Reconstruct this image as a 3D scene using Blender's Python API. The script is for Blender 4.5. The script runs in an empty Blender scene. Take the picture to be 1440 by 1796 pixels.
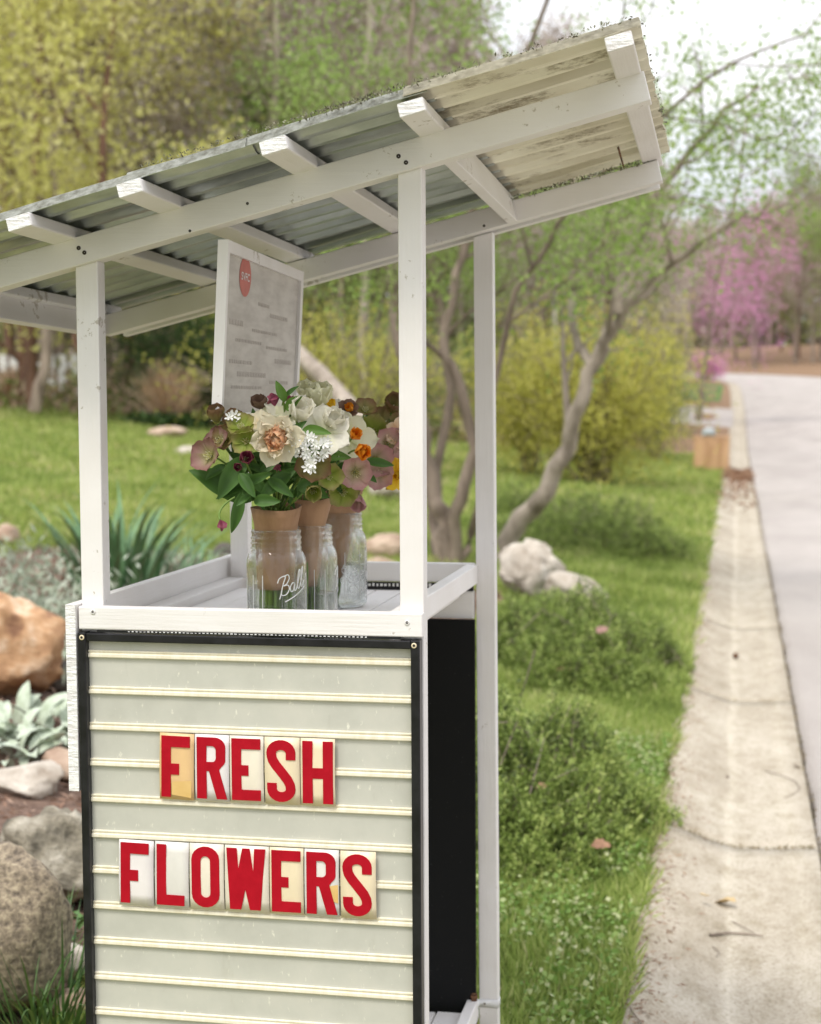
import bpy, math, random
import numpy as np
from mathutils import Matrix, Vector, noise as mnoise
R = math.radians
S = bpy.context.scene
COL = S.collection
rng = np.random.RandomState(7)
random.seed(7)

# ------------------------------------------------------------------ camera
CAMP = np.array([0.4615, -2.3700, 0.3212]); YAW, PIT, ROL, FPX = 0.20001, -0.06919, -0.00604, 2831.0
PW, PH = 1440.0, 1796.0
_fw = np.array([-math.sin(YAW)*math.cos(PIT), math.cos(YAW)*math.cos(PIT), math.sin(PIT)])
_r = np.array([math.cos(YAW), math.sin(YAW), 0.0]); _u = np.cross(_r, _fw)
_c, _s = math.cos(ROL), math.sin(ROL)
_r2 = _c*_r + _s*_u; _u2 = -_s*_r + _c*_u
cd = bpy.data.cameras.new('camera'); cam = bpy.data.objects.new('camera', cd); COL.objects.link(cam)
cam.matrix_world = Matrix(((_r2[0], _u2[0], -_fw[0], CAMP[0]), (_r2[1], _u2[1], -_fw[1], CAMP[1]),
                           (_r2[2], _u2[2], -_fw[2], CAMP[2]), (0, 0, 0, 1)))
cd.sensor_fit = 'VERTICAL'; cd.sensor_height = 36.0; cd.lens = FPX/PH*36.0
cd.clip_start = 0.05; cd.clip_end = 3000
cd.dof.use_dof = True; cd.dof.focus_distance = 2.42; cd.dof.aperture_fstop = cd.lens/10.5
S.camera = cam

# ------------------------------------------------------------------ light, exposure
world = bpy.data.worlds.new('World'); S.world = world; world.use_nodes = True
wn, wl = world.node_tree.nodes, world.node_tree.links
wn.clear()
sky = wn.new('ShaderNodeTexSky'); sky.sky_type = 'NISHITA'; sky.sun_disc = False
SUN_EL, SUN_AZ = 60.0, 200.0            # azimuth clockwise from +Y
sky.sun_elevation = R(SUN_EL); sky.sun_rotation = R(SUN_AZ); sky.dust_density = 3.0; sky.air_density = 1.0
tcw = wn.new('ShaderNodeTexCoord'); nz = wn.new('ShaderNodeTexNoise'); nz.inputs['Scale'].default_value = 3.2
nz.inputs['Detail'].default_value = 5.0; nz.inputs['Roughness'].default_value = 0.55
mpw = wn.new('ShaderNodeMapping'); mpw.inputs['Scale'].default_value = (1, 1, 2.2)
wl.new(tcw.outputs['Generated'], mpw.inputs['Vector']); wl.new(mpw.outputs['Vector'], nz.inputs['Vector'])
crw = wn.new('ShaderNodeValToRGB'); crw.color_ramp.elements[0].position = 0.33; crw.color_ramp.elements[1].position = 0.6
crw.color_ramp.elements[0].color = (.45, .45, .45, 1); crw.color_ramp.elements[1].color = (1, 1, 1, 1)
wl.new(nz.outputs['Fac'], crw.inputs['Fac'])
mxw = wn.new('ShaderNodeMixRGB'); mxw.inputs['Color2'].default_value = (9.0, 9.05, 9.35, 1)
wl.new(crw.outputs['Color'], mxw.inputs['Fac']); wl.new(sky.outputs['Color'], mxw.inputs['Color1'])
bg = wn.new('ShaderNodeBackground'); bg.inputs['Strength'].default_value = 0.10
wo = wn.new('ShaderNodeOutputWorld')
spw = wn.new('ShaderNodeSeparateXYZ'); wl.new(tcw.outputs['Generated'], spw.inputs[0])
gw = wn.new('ShaderNodeMapRange'); gw.inputs['From Min'].default_value = 0.0; gw.inputs['From Max'].default_value = 1.0; gw.inputs['To Min'].default_value = .74; gw.inputs['To Max'].default_value = 1.45
wl.new(spw.outputs['Z'], gw.inputs['Value']); vm = wn.new('ShaderNodeVectorMath'); vm.operation = 'SCALE'; wl.new(mxw.outputs['Color'], vm.inputs[0]); wl.new(gw.outputs['Result'], vm.inputs['Scale'])
wl.new(vm.outputs['Vector'], bg.inputs['Color']); wl.new(bg.outputs['Background'], wo.inputs['Surface'])
sd = bpy.data.lights.new('sun', 'SUN'); sd.energy = 1.5; sd.angle = R(14); sd.color = (1.0, .945, .86)
sun = bpy.data.objects.new('sun', sd); COL.objects.link(sun)
_sd = Vector((math.sin(R(SUN_AZ))*math.cos(R(SUN_EL)), math.cos(R(SUN_AZ))*math.cos(R(SUN_EL)), math.sin(R(SUN_EL))))
sun.rotation_euler = _sd.to_track_quat('Z', 'Y').to_euler()
S.view_settings.view_transform = 'Standard'; S.view_settings.look = 'None'
S.view_settings.exposure = 0.76; S.view_settings.gamma = 1.0; S.view_settings.use_curve_mapping = False
S.cycles.use_denoising = True
S.cycles.max_bounces = 9; S.cycles.transmission_bounces = 9; S.cycles.transparent_max_bounces = 16
S.cycles.caustics_reflective = False; S.cycles.sample_clamp_indirect = 6.0

# ------------------------------------------------------------------ placing helpers
def ray(px, py):
    return _fw + _r2*(px-PW/2)/FPX - _u2*(py-PH/2)/FPX
def dep(px, py, d):                       # point seen at a photo pixel, d metres along the view axis
    return CAMP + ray(px, py)*d
def at_y(px, py, Y):
    d = ray(px, py); return CAMP + d*((Y-CAMP[1])/d[1])
def smooth(a, b, t):
    t = np.clip((t-a)/(b-a), 0, 1); return t*t*(3-2*t)
XG, XS = 0.20, 0.735                      # lawn edge and asphalt seam of the gutter
def xoff(y): return -0.0003*np.maximum(0, y-60.0)**2 - 0.022*np.clip(y-88.0, 0, 45)**2
def rise(y):
    y = np.asarray(y, float)
    return 0.050*np.clip(y-44, 0, 90)
def terrain(x, y):
    x = np.asarray(x, float); y = np.asarray(y, float)
    u = np.maximum(0, XG + xoff(y) - x); v = np.maximum(0, x - 8.2 - xoff(y))
    z = -1.18 + rise(y) + .065 + .02*smooth(0, .25, u) + .082*u*smooth(0, .8, u) + .03*v
    z = z + .03*np.sin(x*1.3+.5)*np.sin(y*.9)*smooth(.3, 2, u)
    return z
def ground_at(px, py):
    d = ray(px, py); t = 1.0
    while t < 300:
        p = CAMP + d*t
        if p[2] <= float(terrain(p[0], p[1])): break
        t += .02 + t*.002
    return p
def base_at(px, dist):
    p = dep(px, 700, dist); return np.array([p[0], p[1], float(terrain(p[0], p[1]))])

# ------------------------------------------------------------------ objects
def tag(o, label=None, cat=None, group=None, kind=None):
    if label: o['label'] = label
    if cat: o['category'] = cat
    if group: o['group'] = group
    if kind: o['kind'] = kind
    return o
def empty(name, loc=(0, 0, 0), label=None, cat=None, group=None, rot=(0, 0, 0)):
    o = bpy.data.objects.new(name, None); COL.objects.link(o); o.location = loc; o.rotation_euler = rot
    o.empty_display_size = .1
    return tag(o, label, cat, group)
def world_of(o):
    m = Matrix.LocRotScale(o.location, o.rotation_euler, o.scale)
    return m if o.parent is None else world_of(o.parent) @ o.matrix_parent_inverse @ m
def link(name, me, parent=None, mat=None, loc=None):
    o = bpy.data.objects.new(name, me); COL.objects.link(o)
    if mat is not None and not me.materials: me.materials.append(mat)
    if parent is not None:
        o.parent = parent
        if loc is None: o.matrix_parent_inverse = world_of(parent).inverted()
    if loc is not None: o.location = loc
    return o
def mesh_np(name, V, F, mat=None, smooth_=False, rnd=None, uu=None):
    V = np.asarray(V, np.float32); F = np.asarray(F, np.int32); k = F.shape[1]; n = len(F)
    me = bpy.data.meshes.new(name)
    me.vertices.add(len(V)); me.vertices.foreach_set('co', V.ravel())
    me.loops.add(n*k); me.loops.foreach_set('vertex_index', F.ravel())
    me.polygons.add(n); me.polygons.foreach_set('loop_start', np.arange(0, n*k, k, dtype=np.int32))
    me.polygons.foreach_set('loop_total', np.full(n, k, np.int32))
    me.polygons.foreach_set('use_smooth', np.full(n, smooth_, bool))
    if rnd is not None:
        a = me.attributes.new('rnd', 'FLOAT', 'FACE'); a.data.foreach_set('value', np.asarray(rnd, np.float32))
    if uu is not None:
        a = me.attributes.new('u', 'FLOAT', 'POINT'); a.data.foreach_set('value', np.asarray(uu, np.float32))
    me.update(calc_edges=True); me.validate()
    if mat: me.materials.append(mat)
    return me
class MB:
    """collects boxes, tubes and leaf quads; all faces are quads"""
    def __init__(s): s.v = []; s.f = []; s.n = 0; s.r = []
    def add(s, V, F, r=None):
        V = np.asarray(V, float); F = np.asarray(F, int)
        s.v.append(V); s.f.append(F+s.n); s.n += len(V); s.r.append(np.full(len(F), .5) if r is None else np.broadcast_to(r, len(F)))
    def hexa(s, P):
        s.add(P, [(0, 3, 2, 1), (4, 5, 6, 7), (0, 1, 5, 4), (1, 2, 6, 5), (2, 3, 7, 6), (3, 0, 4, 7)])
    def box(s, a, b):
        x0, y0, z0 = a; x1, y1, z1 = b
        s.hexa([(x0, y0, z0), (x1, y0, z0), (x1, y1, z0), (x0, y1, z0), (x0, y0, z1), (x1, y0, z1), (x1, y1, z1), (x0, y1, z1)])
    def tube(s, pts, rad, k=6, r=.5):
        pts = np.asarray(pts, float); n = len(pts); rad = np.broadcast_to(rad, n)
        T = np.gradient(pts, axis=0); T /= np.linalg.norm(T, axis=1)[:, None]+1e-9
        ref = np.array([0.31, .2, 1.0]) if abs(T[0][2]) < .8 else np.array([1.0, .1, 0])
        A = np.cross(T, ref); A /= np.linalg.norm(A, axis=1)[:, None]+1e-9; B = np.cross(T, A)
        an = np.linspace(0, 2*np.pi, k, endpoint=False)
        V = pts[:, None] + rad[:, None, None]*(np.cos(an)[None, :, None]*A[:, None]+np.sin(an)[None, :, None]*B[:, None])
        V = V.reshape(-1, 3); i = np.arange(n-1)[:, None]*k; j = np.arange(k)[None]; j2 = (j+1) % k
        F = np.stack([i+j, i+j2, i+k+j2, i+k+j], -1).reshape(-1, 4)
        s.add(V, F, r)
    def leaves(s, C, L, W, dirs=None, rg=rng, up=0.0):
        C = np.asarray(C, float); n = len(C)
        d = rg.normal(size=(n, 3)) if dirs is None else np.asarray(dirs, float)+rg.normal(size=(n, 3))*.25
        d[:, 2] += up
        d /= np.linalg.norm(d, axis=1)[:, None]+1e-9
        w = np.cross(d, rg.normal(size=(n, 3))); w /= np.linalg.norm(w, axis=1)[:, None]+1e-9
        L = np.broadcast_to(L, n)*rg.uniform(.6, 1.25, n); W = np.broadcast_to(W, n)*rg.uniform(.7, 1.2, n)
        V = np.empty((n, 4, 3)); V[:, 0] = C; V[:, 1] = C+d*(L*.5)[:, None]+w*(W*.5)[:, None]
        V[:, 2] = C+d*L[:, None]; V[:, 3] = C+d*(L*.5)[:, None]-w*(W*.5)[:, None]
        s.add(V.reshape(-1, 3), np.arange(4*n).reshape(n, 4), rg.uniform(0, 1, n))
    def mesh(s, name, mat=None, sm=False):
        return mesh_np(name, np.concatenate(s.v), np.concatenate(s.f), mat, sm, np.concatenate(s.r))
    def build(s, name, mat, parent=None, sm=False): return link(name, s.mesh(name, mat, sm), parent)
def boxo(name, a, b, mat, parent, bev=.0012):
    m = MB(); m.box(a, b); o = m.build(name, mat, parent)
    if bev: bv = o.modifiers.new('bevel', 'BEVEL'); bv.width = bev; bv.segments = 2
    return o
def hexo(name, P, mat, parent, bev=.0012):
    m = MB(); m.hexa(P); o = m.build(name, mat, parent)
    if bev: bv = o.modifiers.new('bevel', 'BEVEL'); bv.width = bev; bv.segments = 2
    return o
def grid_mesh(name, P, mat, sm=True, close=False, uu=None):
    P = np.asarray(P, float); a, b = P.shape[:2]
    i = np.arange(a-1)[:, None]; j = np.arange(b if close else b-1)[None]; j2 = (j+1) % b
    F = np.stack([i*b+j, i*b+j2, (i+1)*b+j2, (i+1)*b+j], -1).reshape(-1, 4)
    return mesh_np(name, P.reshape(-1, 3), F, mat, sm, None, uu)
def lathe(name, prof, mat, k=40, ripple=None):
    P = [[(r*math.cos(t), r*math.sin(t), z) for t in np.linspace(0, 2*np.pi, k, endpoint=False)] for r, z in prof]
    return grid_mesh(name, P, mat, True, True)

# ------------------------------------------------------------------ materials
def new_mat(name):
    m = bpy.data.materials.new(name); m.use_nodes = True; nt = m.node_tree
    return m, nt.nodes, nt.links, nt.nodes['Principled BSDF']
def noise_node(N, Lk, scale, detail=4, stretch=None, rough=.55, coord='Object'):
    tc = N.new('ShaderNodeTexCoord'); nz = N.new('ShaderNodeTexNoise')
    nz.inputs['Scale'].default_value = scale; nz.inputs['Detail'].default_value = detail; nz.inputs['Roughness'].default_value = rough
    mp = N.new('ShaderNodeMapping'); mp.inputs['Scale'].default_value = stretch or (1, 1, 1)
    if coord == 'Position':
        ge = N.new('ShaderNodeNewGeometry'); Lk.new(ge.outputs['Position'], mp.inputs['Vector'])
    else: Lk.new(tc.outputs[coord], mp.inputs['Vector'])
    Lk.new(mp.outputs['Vector'], nz.inputs['Vector'])
    return nz
def ramp(N, Lk, src, stops):
    cr = N.new('ShaderNodeValToRGB'); e = cr.color_ramp.elements
    while len(e) < len(stops): e.new(.5)
    for x, (p, c) in zip(e, stops):
        x.position = p; x.color = (c[0], c[1], c[2], 1) if hasattr(c, '__len__') else (c, c, c, 1)
    Lk.new(src, cr.inputs['Fac']); return cr
def bump(N, Lk, src, b, strength, dist=.002):
    bn = N.new('ShaderNodeBump'); bn.inputs['Strength'].default_value = strength; bn.inputs['Distance'].default_value = dist
    Lk.new(src, bn.inputs['Height'])
    if b.inputs['Normal'].is_linked: Lk.new(b.inputs['Normal'].links[0].from_socket, bn.inputs['Normal'])
    Lk.new(bn.outputs['Normal'], b.inputs['Normal'])
def noisy(name, c1, c2, scale=8, rough=.7, bs=.3, bd=.003, stretch=None, detail=6, p=(.35, .65), coord='Position', metal=0, c3=None):
    m, N, Lk, b = new_mat(name); nz = noise_node(N, Lk, scale, detail, stretch, .6, coord)
    st = [(p[0], c1), (p[1], c2)] if c3 is None else [(p[0], c1), ((p[0]+p[1])/2, c2), (p[1], c3)]
    cr = ramp(N, Lk, nz.outputs['Fac'], st); Lk.new(cr.outputs['Color'], b.inputs['Base Color'])
    b.inputs['Roughness'].default_value = rough; b.inputs['Metallic'].default_value = metal
    if bs: bump(N, Lk, nz.outputs['Fac'], b, bs, bd)
    return m
def paint(axis, name, worn=.62, base=(.79, .77, .765)):
    st = [38, 38, 38]; st[axis] = 2.2
    m, N, Lk, b = new_mat(name)
    g = noise_node(N, Lk, 4.0, 6, tuple(st), .6, 'Position')
    w = noise_node(N, Lk, 60, 5, (1, 1, 1), .7, 'Position'); w2 = noise_node(N, Lk, 7, 3, (1, 1, 1), .5, 'Position')
    mul = N.new('ShaderNodeMath'); mul.operation = 'MULTIPLY'
    Lk.new(w.outputs['Fac'], mul.inputs[0]); Lk.new(w2.outputs['Fac'], mul.inputs[1])
    cr = ramp(N, Lk, mul.outputs[0], [(.10, base), (.375, base), (.402, (.50, .46, .41))])
    st_ = ramp(N, Lk, w2.outputs['Fac'], [(.3, (.93, .92, .9)), (.65, (1, 1, 1))])
    mx = N.new('ShaderNodeMixRGB'); mx.blend_type = 'MULTIPLY'; mx.inputs['Fac'].default_value = 1
    Lk.new(cr.outputs['Color'], mx.inputs['Color1']); Lk.new(st_.outputs['Color'], mx.inputs['Color2'])
    Lk.new(mx.outputs['Color'], b.inputs['Base Color']); b.inputs['Roughness'].default_value = .5
    bump(N, Lk, g.outputs['Fac'], b, .55, .0012); bump(N, Lk, mul.outputs[0], b, .35, .0012)
    return m
WX, WY, WZ = paint(0, 'white_paint_grain_x'), paint(1, 'white_paint_grain_y'), paint(2, 'white_paint_grain_z')
def endgrain():
    m, N, Lk, b = new_mat('rough_end_grain'); nz = noise_node(N, Lk, 26, 4, (1, 1, 9), .6, 'Position'); n2 = noise_node(N, Lk, 170, 4, None, .7, 'Position')
    cr = ramp(N, Lk, nz.outputs['Fac'], [(.38, (.68, .66, .65)), (.5, (.85, .85, .85))]); Lk.new(cr.outputs['Color'], b.inputs['Base Color'])
    b.inputs['Roughness'].default_value = .8; bump(N, Lk, nz.outputs['Fac'], b, .8, .004); bump(N, Lk, n2.outputs['Fac'], b, .8, .0025); return m
END = endgrain()
BLK = noisy('black_plastic', (.006, .006, .008), (.016, .016, .02), 30, .32, .15, .0006)
BLK.node_tree.nodes['Principled BSDF'].inputs['Specular IOR Level'].default_value = .35
def blackpanel():
    m, N, Lk, b = new_mat('matte_black_panel'); nz = noise_node(N, Lk, 330, 2, None, .5, 'Position')
    cr = ramp(N, Lk, nz.outputs['Fac'], [(.74, (.004, .0045, .005)), (.78, (.10, .10, .10))]); Lk.new(cr.outputs['Color'], b.inputs['Base Color'])
    b.inputs['Roughness'].default_value = .6; b.inputs['Specular IOR Level'].default_value = .2; return m
BPAN = blackpanel()
def signface():
    m, N, Lk, b = new_mat('sage_letterboard_face')
    a = noise_node(N, Lk, 9, 6, (1, 1, 1), .65, 'Position'); f = noise_node(N, Lk, 120, 4, (1, 1, .45), .6, 'Position'); g = noise_node(N, Lk, 30, 5, (1, 1, .3), .6, 'Position')
    c1 = ramp(N, Lk, a.outputs['Fac'], [(.3, (.455, .455, .405)), (.5, (.51, .51, .455)), (.72, (.56, .55, .49))])
    c2 = ramp(N, Lk, f.outputs['Fac'], [(.64, (0, 0, 0)), (.74, (1, 1, 1))])
    mx = N.new('ShaderNodeMixRGB'); mx.inputs['Color2'].default_value = (.72, .71, .62, 1)
    Lk.new(c2.outputs['Color'], mx.inputs['Fac']); Lk.new(c1.outputs['Color'], mx.inputs['Color1'])
    c3 = ramp(N, Lk, g.outputs['Fac'], [(.18, (.88, .87, .84)), (.34, (1, 1, 1))])
    m2 = N.new('ShaderNodeMixRGB'); m2.blend_type = 'MULTIPLY'; m2.inputs['Fac'].default_value = 1
    Lk.new(mx.outputs['Color'], m2.inputs['Color1']); Lk.new(c3.outputs['Color'], m2.inputs['Color2'])
    Lk.new(m2.outputs['Color'], b.inputs['Base Color']); b.inputs['Roughness'].default_value = .55
    bump(N, Lk, f.outputs['Fac'], b, .2, .0008); return m
SAGE = signface()
TRK = noisy('cream_track', (.73, .67, .51), (.80, .76, .63), 14, .5, .1, .0004, (6, 1, 1))
RED = noisy('red_vinyl', (.36, .001, .012), (.42, .003, .016), 40, .5, .1, .0003)
RED.node_tree.nodes['Principled BSDF'].inputs['Specular IOR Level'].default_value = .2
def card_mat(nm, c): return noisy(nm, tuple(x*.9 for x in c), c, 22, .45, .15, .0004, (1, 1, .6), 6, (.3, .6))
CARD = dict(tan=card_mat('card_tan', (.74, .50, .25)), white=card_mat('card_white', (.78, .74, .74)), cream=card_mat('card_cream', (.78, .67, .47)),
            pale=card_mat('card_pale', (.78, .72, .60)), grey=card_mat('card_grey', (.72, .70, .66)))
TAPE = noisy('yellowed_tape', (.62, .40, .13), (.70, .48, .20), 20, .35, .1, .0003)
def galv():
    m, N, Lk, b = new_mat('galvanised_steel')
    a = noise_node(N, Lk, 11, 6, (.6, 1.6, 1), .6, 'Position'); f = noise_node(N, Lk, 60, 4, (.3, 2.5, 1), .6, 'Position')
    cr = ramp(N, Lk, a.outputs['Fac'], [(.3, (.30, .33, .31)), (.5, (.44, .48, .45)), (.72, (.60, .64, .61))]); Lk.new(cr.outputs['Color'], b.inputs['Base Color'])
    r = ramp(N, Lk, f.outputs['Fac'], [(.35, .28), (.7, .6)]); Lk.new(r.outputs['Color'], b.inputs['Roughness'])
    b.inputs['Metallic'].default_value = .75; bump(N, Lk, f.outputs['Fac'], b, .25, .0015); return m
def topside(mat, c1, c2):
    nt = mat.node_tree; N, Lk = nt.nodes, nt.links; b = N['Principled BSDF']; ge = N.new('ShaderNodeNewGeometry'); sp = N.new('ShaderNodeSeparateXYZ'); Lk.new(ge.outputs['True Normal'], sp.inputs[0])
    gt = N.new('ShaderNodeMath'); gt.operation = 'GREATER_THAN'; gt.inputs[1].default_value = .15; Lk.new(sp.outputs['Z'], gt.inputs[0])
    bf = N.new('ShaderNodeMath'); bf.operation = 'SUBTRACT'; bf.use_clamp = True; Lk.new(gt.outputs[0], bf.inputs[0]); Lk.new(ge.outputs['Backfacing'], bf.inputs[1])
    nz = noise_node(N, Lk, 70, 6, None, .7, 'Position'); cr = ramp(N, Lk, nz.outputs['Fac'], [(.35, c1), (.62, c2)]); mx = N.new('ShaderNodeMixRGB'); Lk.new(bf.outputs[0], mx.inputs['Fac'])
    Lk.new(b.inputs['Base Color'].links[0].from_socket, mx.inputs['Color1']); Lk.new(cr.outputs['Color'], mx.inputs['Color2']); Lk.new(mx.outputs['Color'], b.inputs['Base Color'])
    if b.inputs['Roughness'].is_linked:
        mr = N.new('ShaderNodeMixRGB'); Lk.new(bf.outputs[0], mr.inputs['Fac']); Lk.new(b.inputs['Roughness'].links[0].from_socket, mr.inputs['Color1']); mr.inputs['Color2'].default_value = (.9, .9, .9, 1); Lk.new(mr.outputs['Color'], b.inputs['Roughness'])
        mm = N.new('ShaderNodeMath'); mm.operation = 'MULTIPLY_ADD'; mm.inputs[1].default_value = -.7; mm.inputs[2].default_value = .75; Lk.new(bf.outputs[0], mm.inputs[0]); Lk.new(mm.outputs[0], b.inputs['Metallic'])
GALV = galv(); topside(GALV, (.10, .10, .075), (.26, .27, .24))
def fibre():
    m, N, Lk, b = new_mat('aged_yellow_fibreglass')
    a = noise_node(N, Lk, 6, 6, (.5, 3, 1), .6, 'Position'); s_ = noise_node(N, Lk, 120, 6, (.35, 1.5, 1.5), .8, 'Position'); s2 = noise_node(N, Lk, 12, 4, (.5, 2, 1), .5, 'Position')
    mul = N.new('ShaderNodeMath'); mul.operation = 'MULTIPLY'; Lk.new(s_.outputs['Fac'], mul.inputs[0]); Lk.new(s2.outputs['Fac'], mul.inputs[1])
    c1 = ramp(N, Lk, a.outputs['Fac'], [(.3, (.60, .56, .44)), (.7, (.80, .78, .67))])
    c2 = ramp(N, Lk, mul.outputs[0], [(.275, (0, 0, 0)), (.40, (1, 1, 1))])
    mx = N.new('ShaderNodeMixRGB'); mx.inputs['Color2'].default_value = (.30, .26, .18, 1)
    Lk.new(c2.outputs['Color'], mx.inputs['Fac']); Lk.new(c1.outputs['Color'], mx.inputs['Color1']); Lk.new(mx.outputs['Color'], b.inputs['Base Color'])
    b.inputs['Roughness'].default_value = .6
    t = N.new('ShaderNodeBsdfTranslucent'); Lk.new(mx.outputs['Color'], t.inputs['Color']); ms = N.new('ShaderNodeMixShader'); ms.inputs['Fac'].default_value = .4
    Lk.new(b.outputs[0], ms.inputs[1]); Lk.new(t.outputs[0], ms.inputs[2]); Lk.new(ms.outputs[0], N['Material Output'].inputs['Surface'])
    bump(N, Lk, s_.outputs['Fac'], b, .4, .001); return m
FIB = fibre(); topside(FIB, (.14, .13, .09), (.38, .36, .28))
def leafmat(name, cols, trans=.35, rough=.5, spec=.3):
    """cols: colours spread over the per-leaf random value"""
    m, N, Lk, b = new_mat(name); at = N.new('ShaderNodeAttribute'); at.attribute_name = 'rnd'
    n = len(cols); cr = ramp(N, Lk, at.outputs['Fac'], [(i/max(1, n-1), c) for i, c in enumerate(cols)])
    Lk.new(cr.outputs['Color'], b.inputs['Base Color']); b.inputs['Roughness'].default_value = rough; b.inputs['Specular IOR Level'].default_value = spec
    t = N.new('ShaderNodeBsdfTranslucent'); Lk.new(cr.outputs['Color'], t.inputs['Color']); ms = N.new('ShaderNodeMixShader'); ms.inputs['Fac'].default_value = trans
    Lk.new(b.outputs[0], ms.inputs[1]); Lk.new(t.outputs[0], ms.inputs[2]); Lk.new(ms.outputs[0], N['Material Output'].inputs['Surface']); return m
def petalmat(name, inner, outer, spots=None, trans=.35, tip=None):
    m, N, Lk, b = new_mat(name); at = N.new('ShaderNodeAttribute'); at.attribute_name = 'u'
    v = noise_node(N, Lk, 120, 3, (1, 1, 1), .6, 'Object'); ad = N.new('ShaderNodeMath'); ad.operation = 'MULTIPLY_ADD'
    Lk.new(v.outputs['Fac'], ad.inputs[0]); ad.inputs[1].default_value = .25; Lk.new(at.outputs['Fac'], ad.inputs[2])
    st = [(.15, inner), (.65, outer)]
    if tip: st.append((1.05-.1, tip))
    cr = ramp(N, Lk, ad.outputs[0], st); out = cr.outputs['Color']
    if spots:
        vo = N.new('ShaderNodeTexVoronoi'); vo.inputs['Scale'].default_value = 420; tc = N.new('ShaderNodeTexCoord'); Lk.new(tc.outputs['Object'], vo.inputs['Vector'])
        c2 = ramp(N, Lk, vo.outputs['Distance'], [(.28, (1, 1, 1)), (.42, (0, 0, 0))]); mx = N.new('ShaderNodeMixRGB'); mx.inputs['Color2'].default_value = (*spots, 1)
        mu = N.new('ShaderNodeMath'); mu.operation = 'MULTIPLY'; mu.inputs[1].default_value = .6; Lk.new(c2.outputs['Color'], mu.inputs[0])
        Lk.new(mu.outputs[0], mx.inputs['Fac']); Lk.new(out, mx.inputs['Color1']); out = mx.outputs['Color']
    Lk.new(out, b.inputs['Base Color']); b.inputs['Roughness'].default_value = .45; b.inputs['Specular IOR Level'].default_value = .3
    t = N.new('ShaderNodeBsdfTranslucent'); Lk.new(out, t.inputs['Color']); ms = N.new('ShaderNodeMixShader'); ms.inputs['Fac'].default_value = trans
    Lk.new(b.outputs[0], ms.inputs[1]); Lk.new(t.outputs[0], ms.inputs[2]); Lk.new(ms.outputs[0], N['Material Output'].inputs['Surface'])
    wv = noise_node(N, Lk, 60, 4, (1, 6, 1), .6, 'Object'); bump(N, Lk, wv.outputs['Fac'], b, .3, .001); return m
def glassmat(name, ior, tint=(1, 1, 1)):
    m, N, Lk, b = new_mat(name); b.inputs['Transmission Weight'].default_value = 1; b.inputs['IOR'].default_value = ior
    b.inputs['Roughness'].default_value = 0.0; b.inputs['Base Color'].default_value = (*tint, 1); return m
GLASS = glassmat('clear_glass', 1.46, (.97, .99, .985)); WATER = glassmat('water', 1.33)
for gm, fa in ((GLASS, .36), (WATER, .30)):
    _n = gm.node_tree.nodes; _l = gm.node_tree.links; tr = _n.new('ShaderNodeBsdfTransparent'); ms = _n.new('ShaderNodeMixShader'); ms.inputs['Fac'].default_value = fa
    tr.inputs['Color'].default_value = (.97, .985, .98, 1); _l.new(_n['Principled BSDF'].outputs[0], ms.inputs[1]); _l.new(tr.outputs[0], ms.inputs[2]); _l.new(ms.outputs[0], _n['Material Output'].inputs['Surface'])
_n = GLASS.node_tree.nodes; _l = GLASS.node_tree.links; _nz = noise_node(_n, _l, 38, 2, (1, 1, .6), .4, 'Object'); bump(_n, _l, _nz.outputs['Fac'], _n['Principled BSDF'], .10, .001)
KRAFT = noisy('kraft_paper', (.27, .148, .078), (.40, .235, .13), 26, .75, .6, .003, (1, 1, .4))
RUST = noisy('rusty_steel', (.05, .025, .015), (.20, .09, .04), 90, .85, .8, .002)
SCREW = noisy('screw_head', (.5, .48, .44), (.7, .68, .62), 90, .4, .1, .0003)
DARK = noisy('dark_recess', (.02, .015, .012), (.05, .04, .03), 90, .7, 0)
BARK = noisy('grey_brown_bark', (.13, .10, .075), (.30, .24, .19), 9, .9, .8, .02, (1, 1, .25))
BARKR = noisy('reddish_bark', (.10, .05, .035), (.22, .12, .08), 7, .9, .8, .02, (1, 1, .25))
BARKL = noisy('pale_bark', (.20, .165, .13), (.42, .36, .30), 7, .9, .6, .02, (1, 1, .3))

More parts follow.
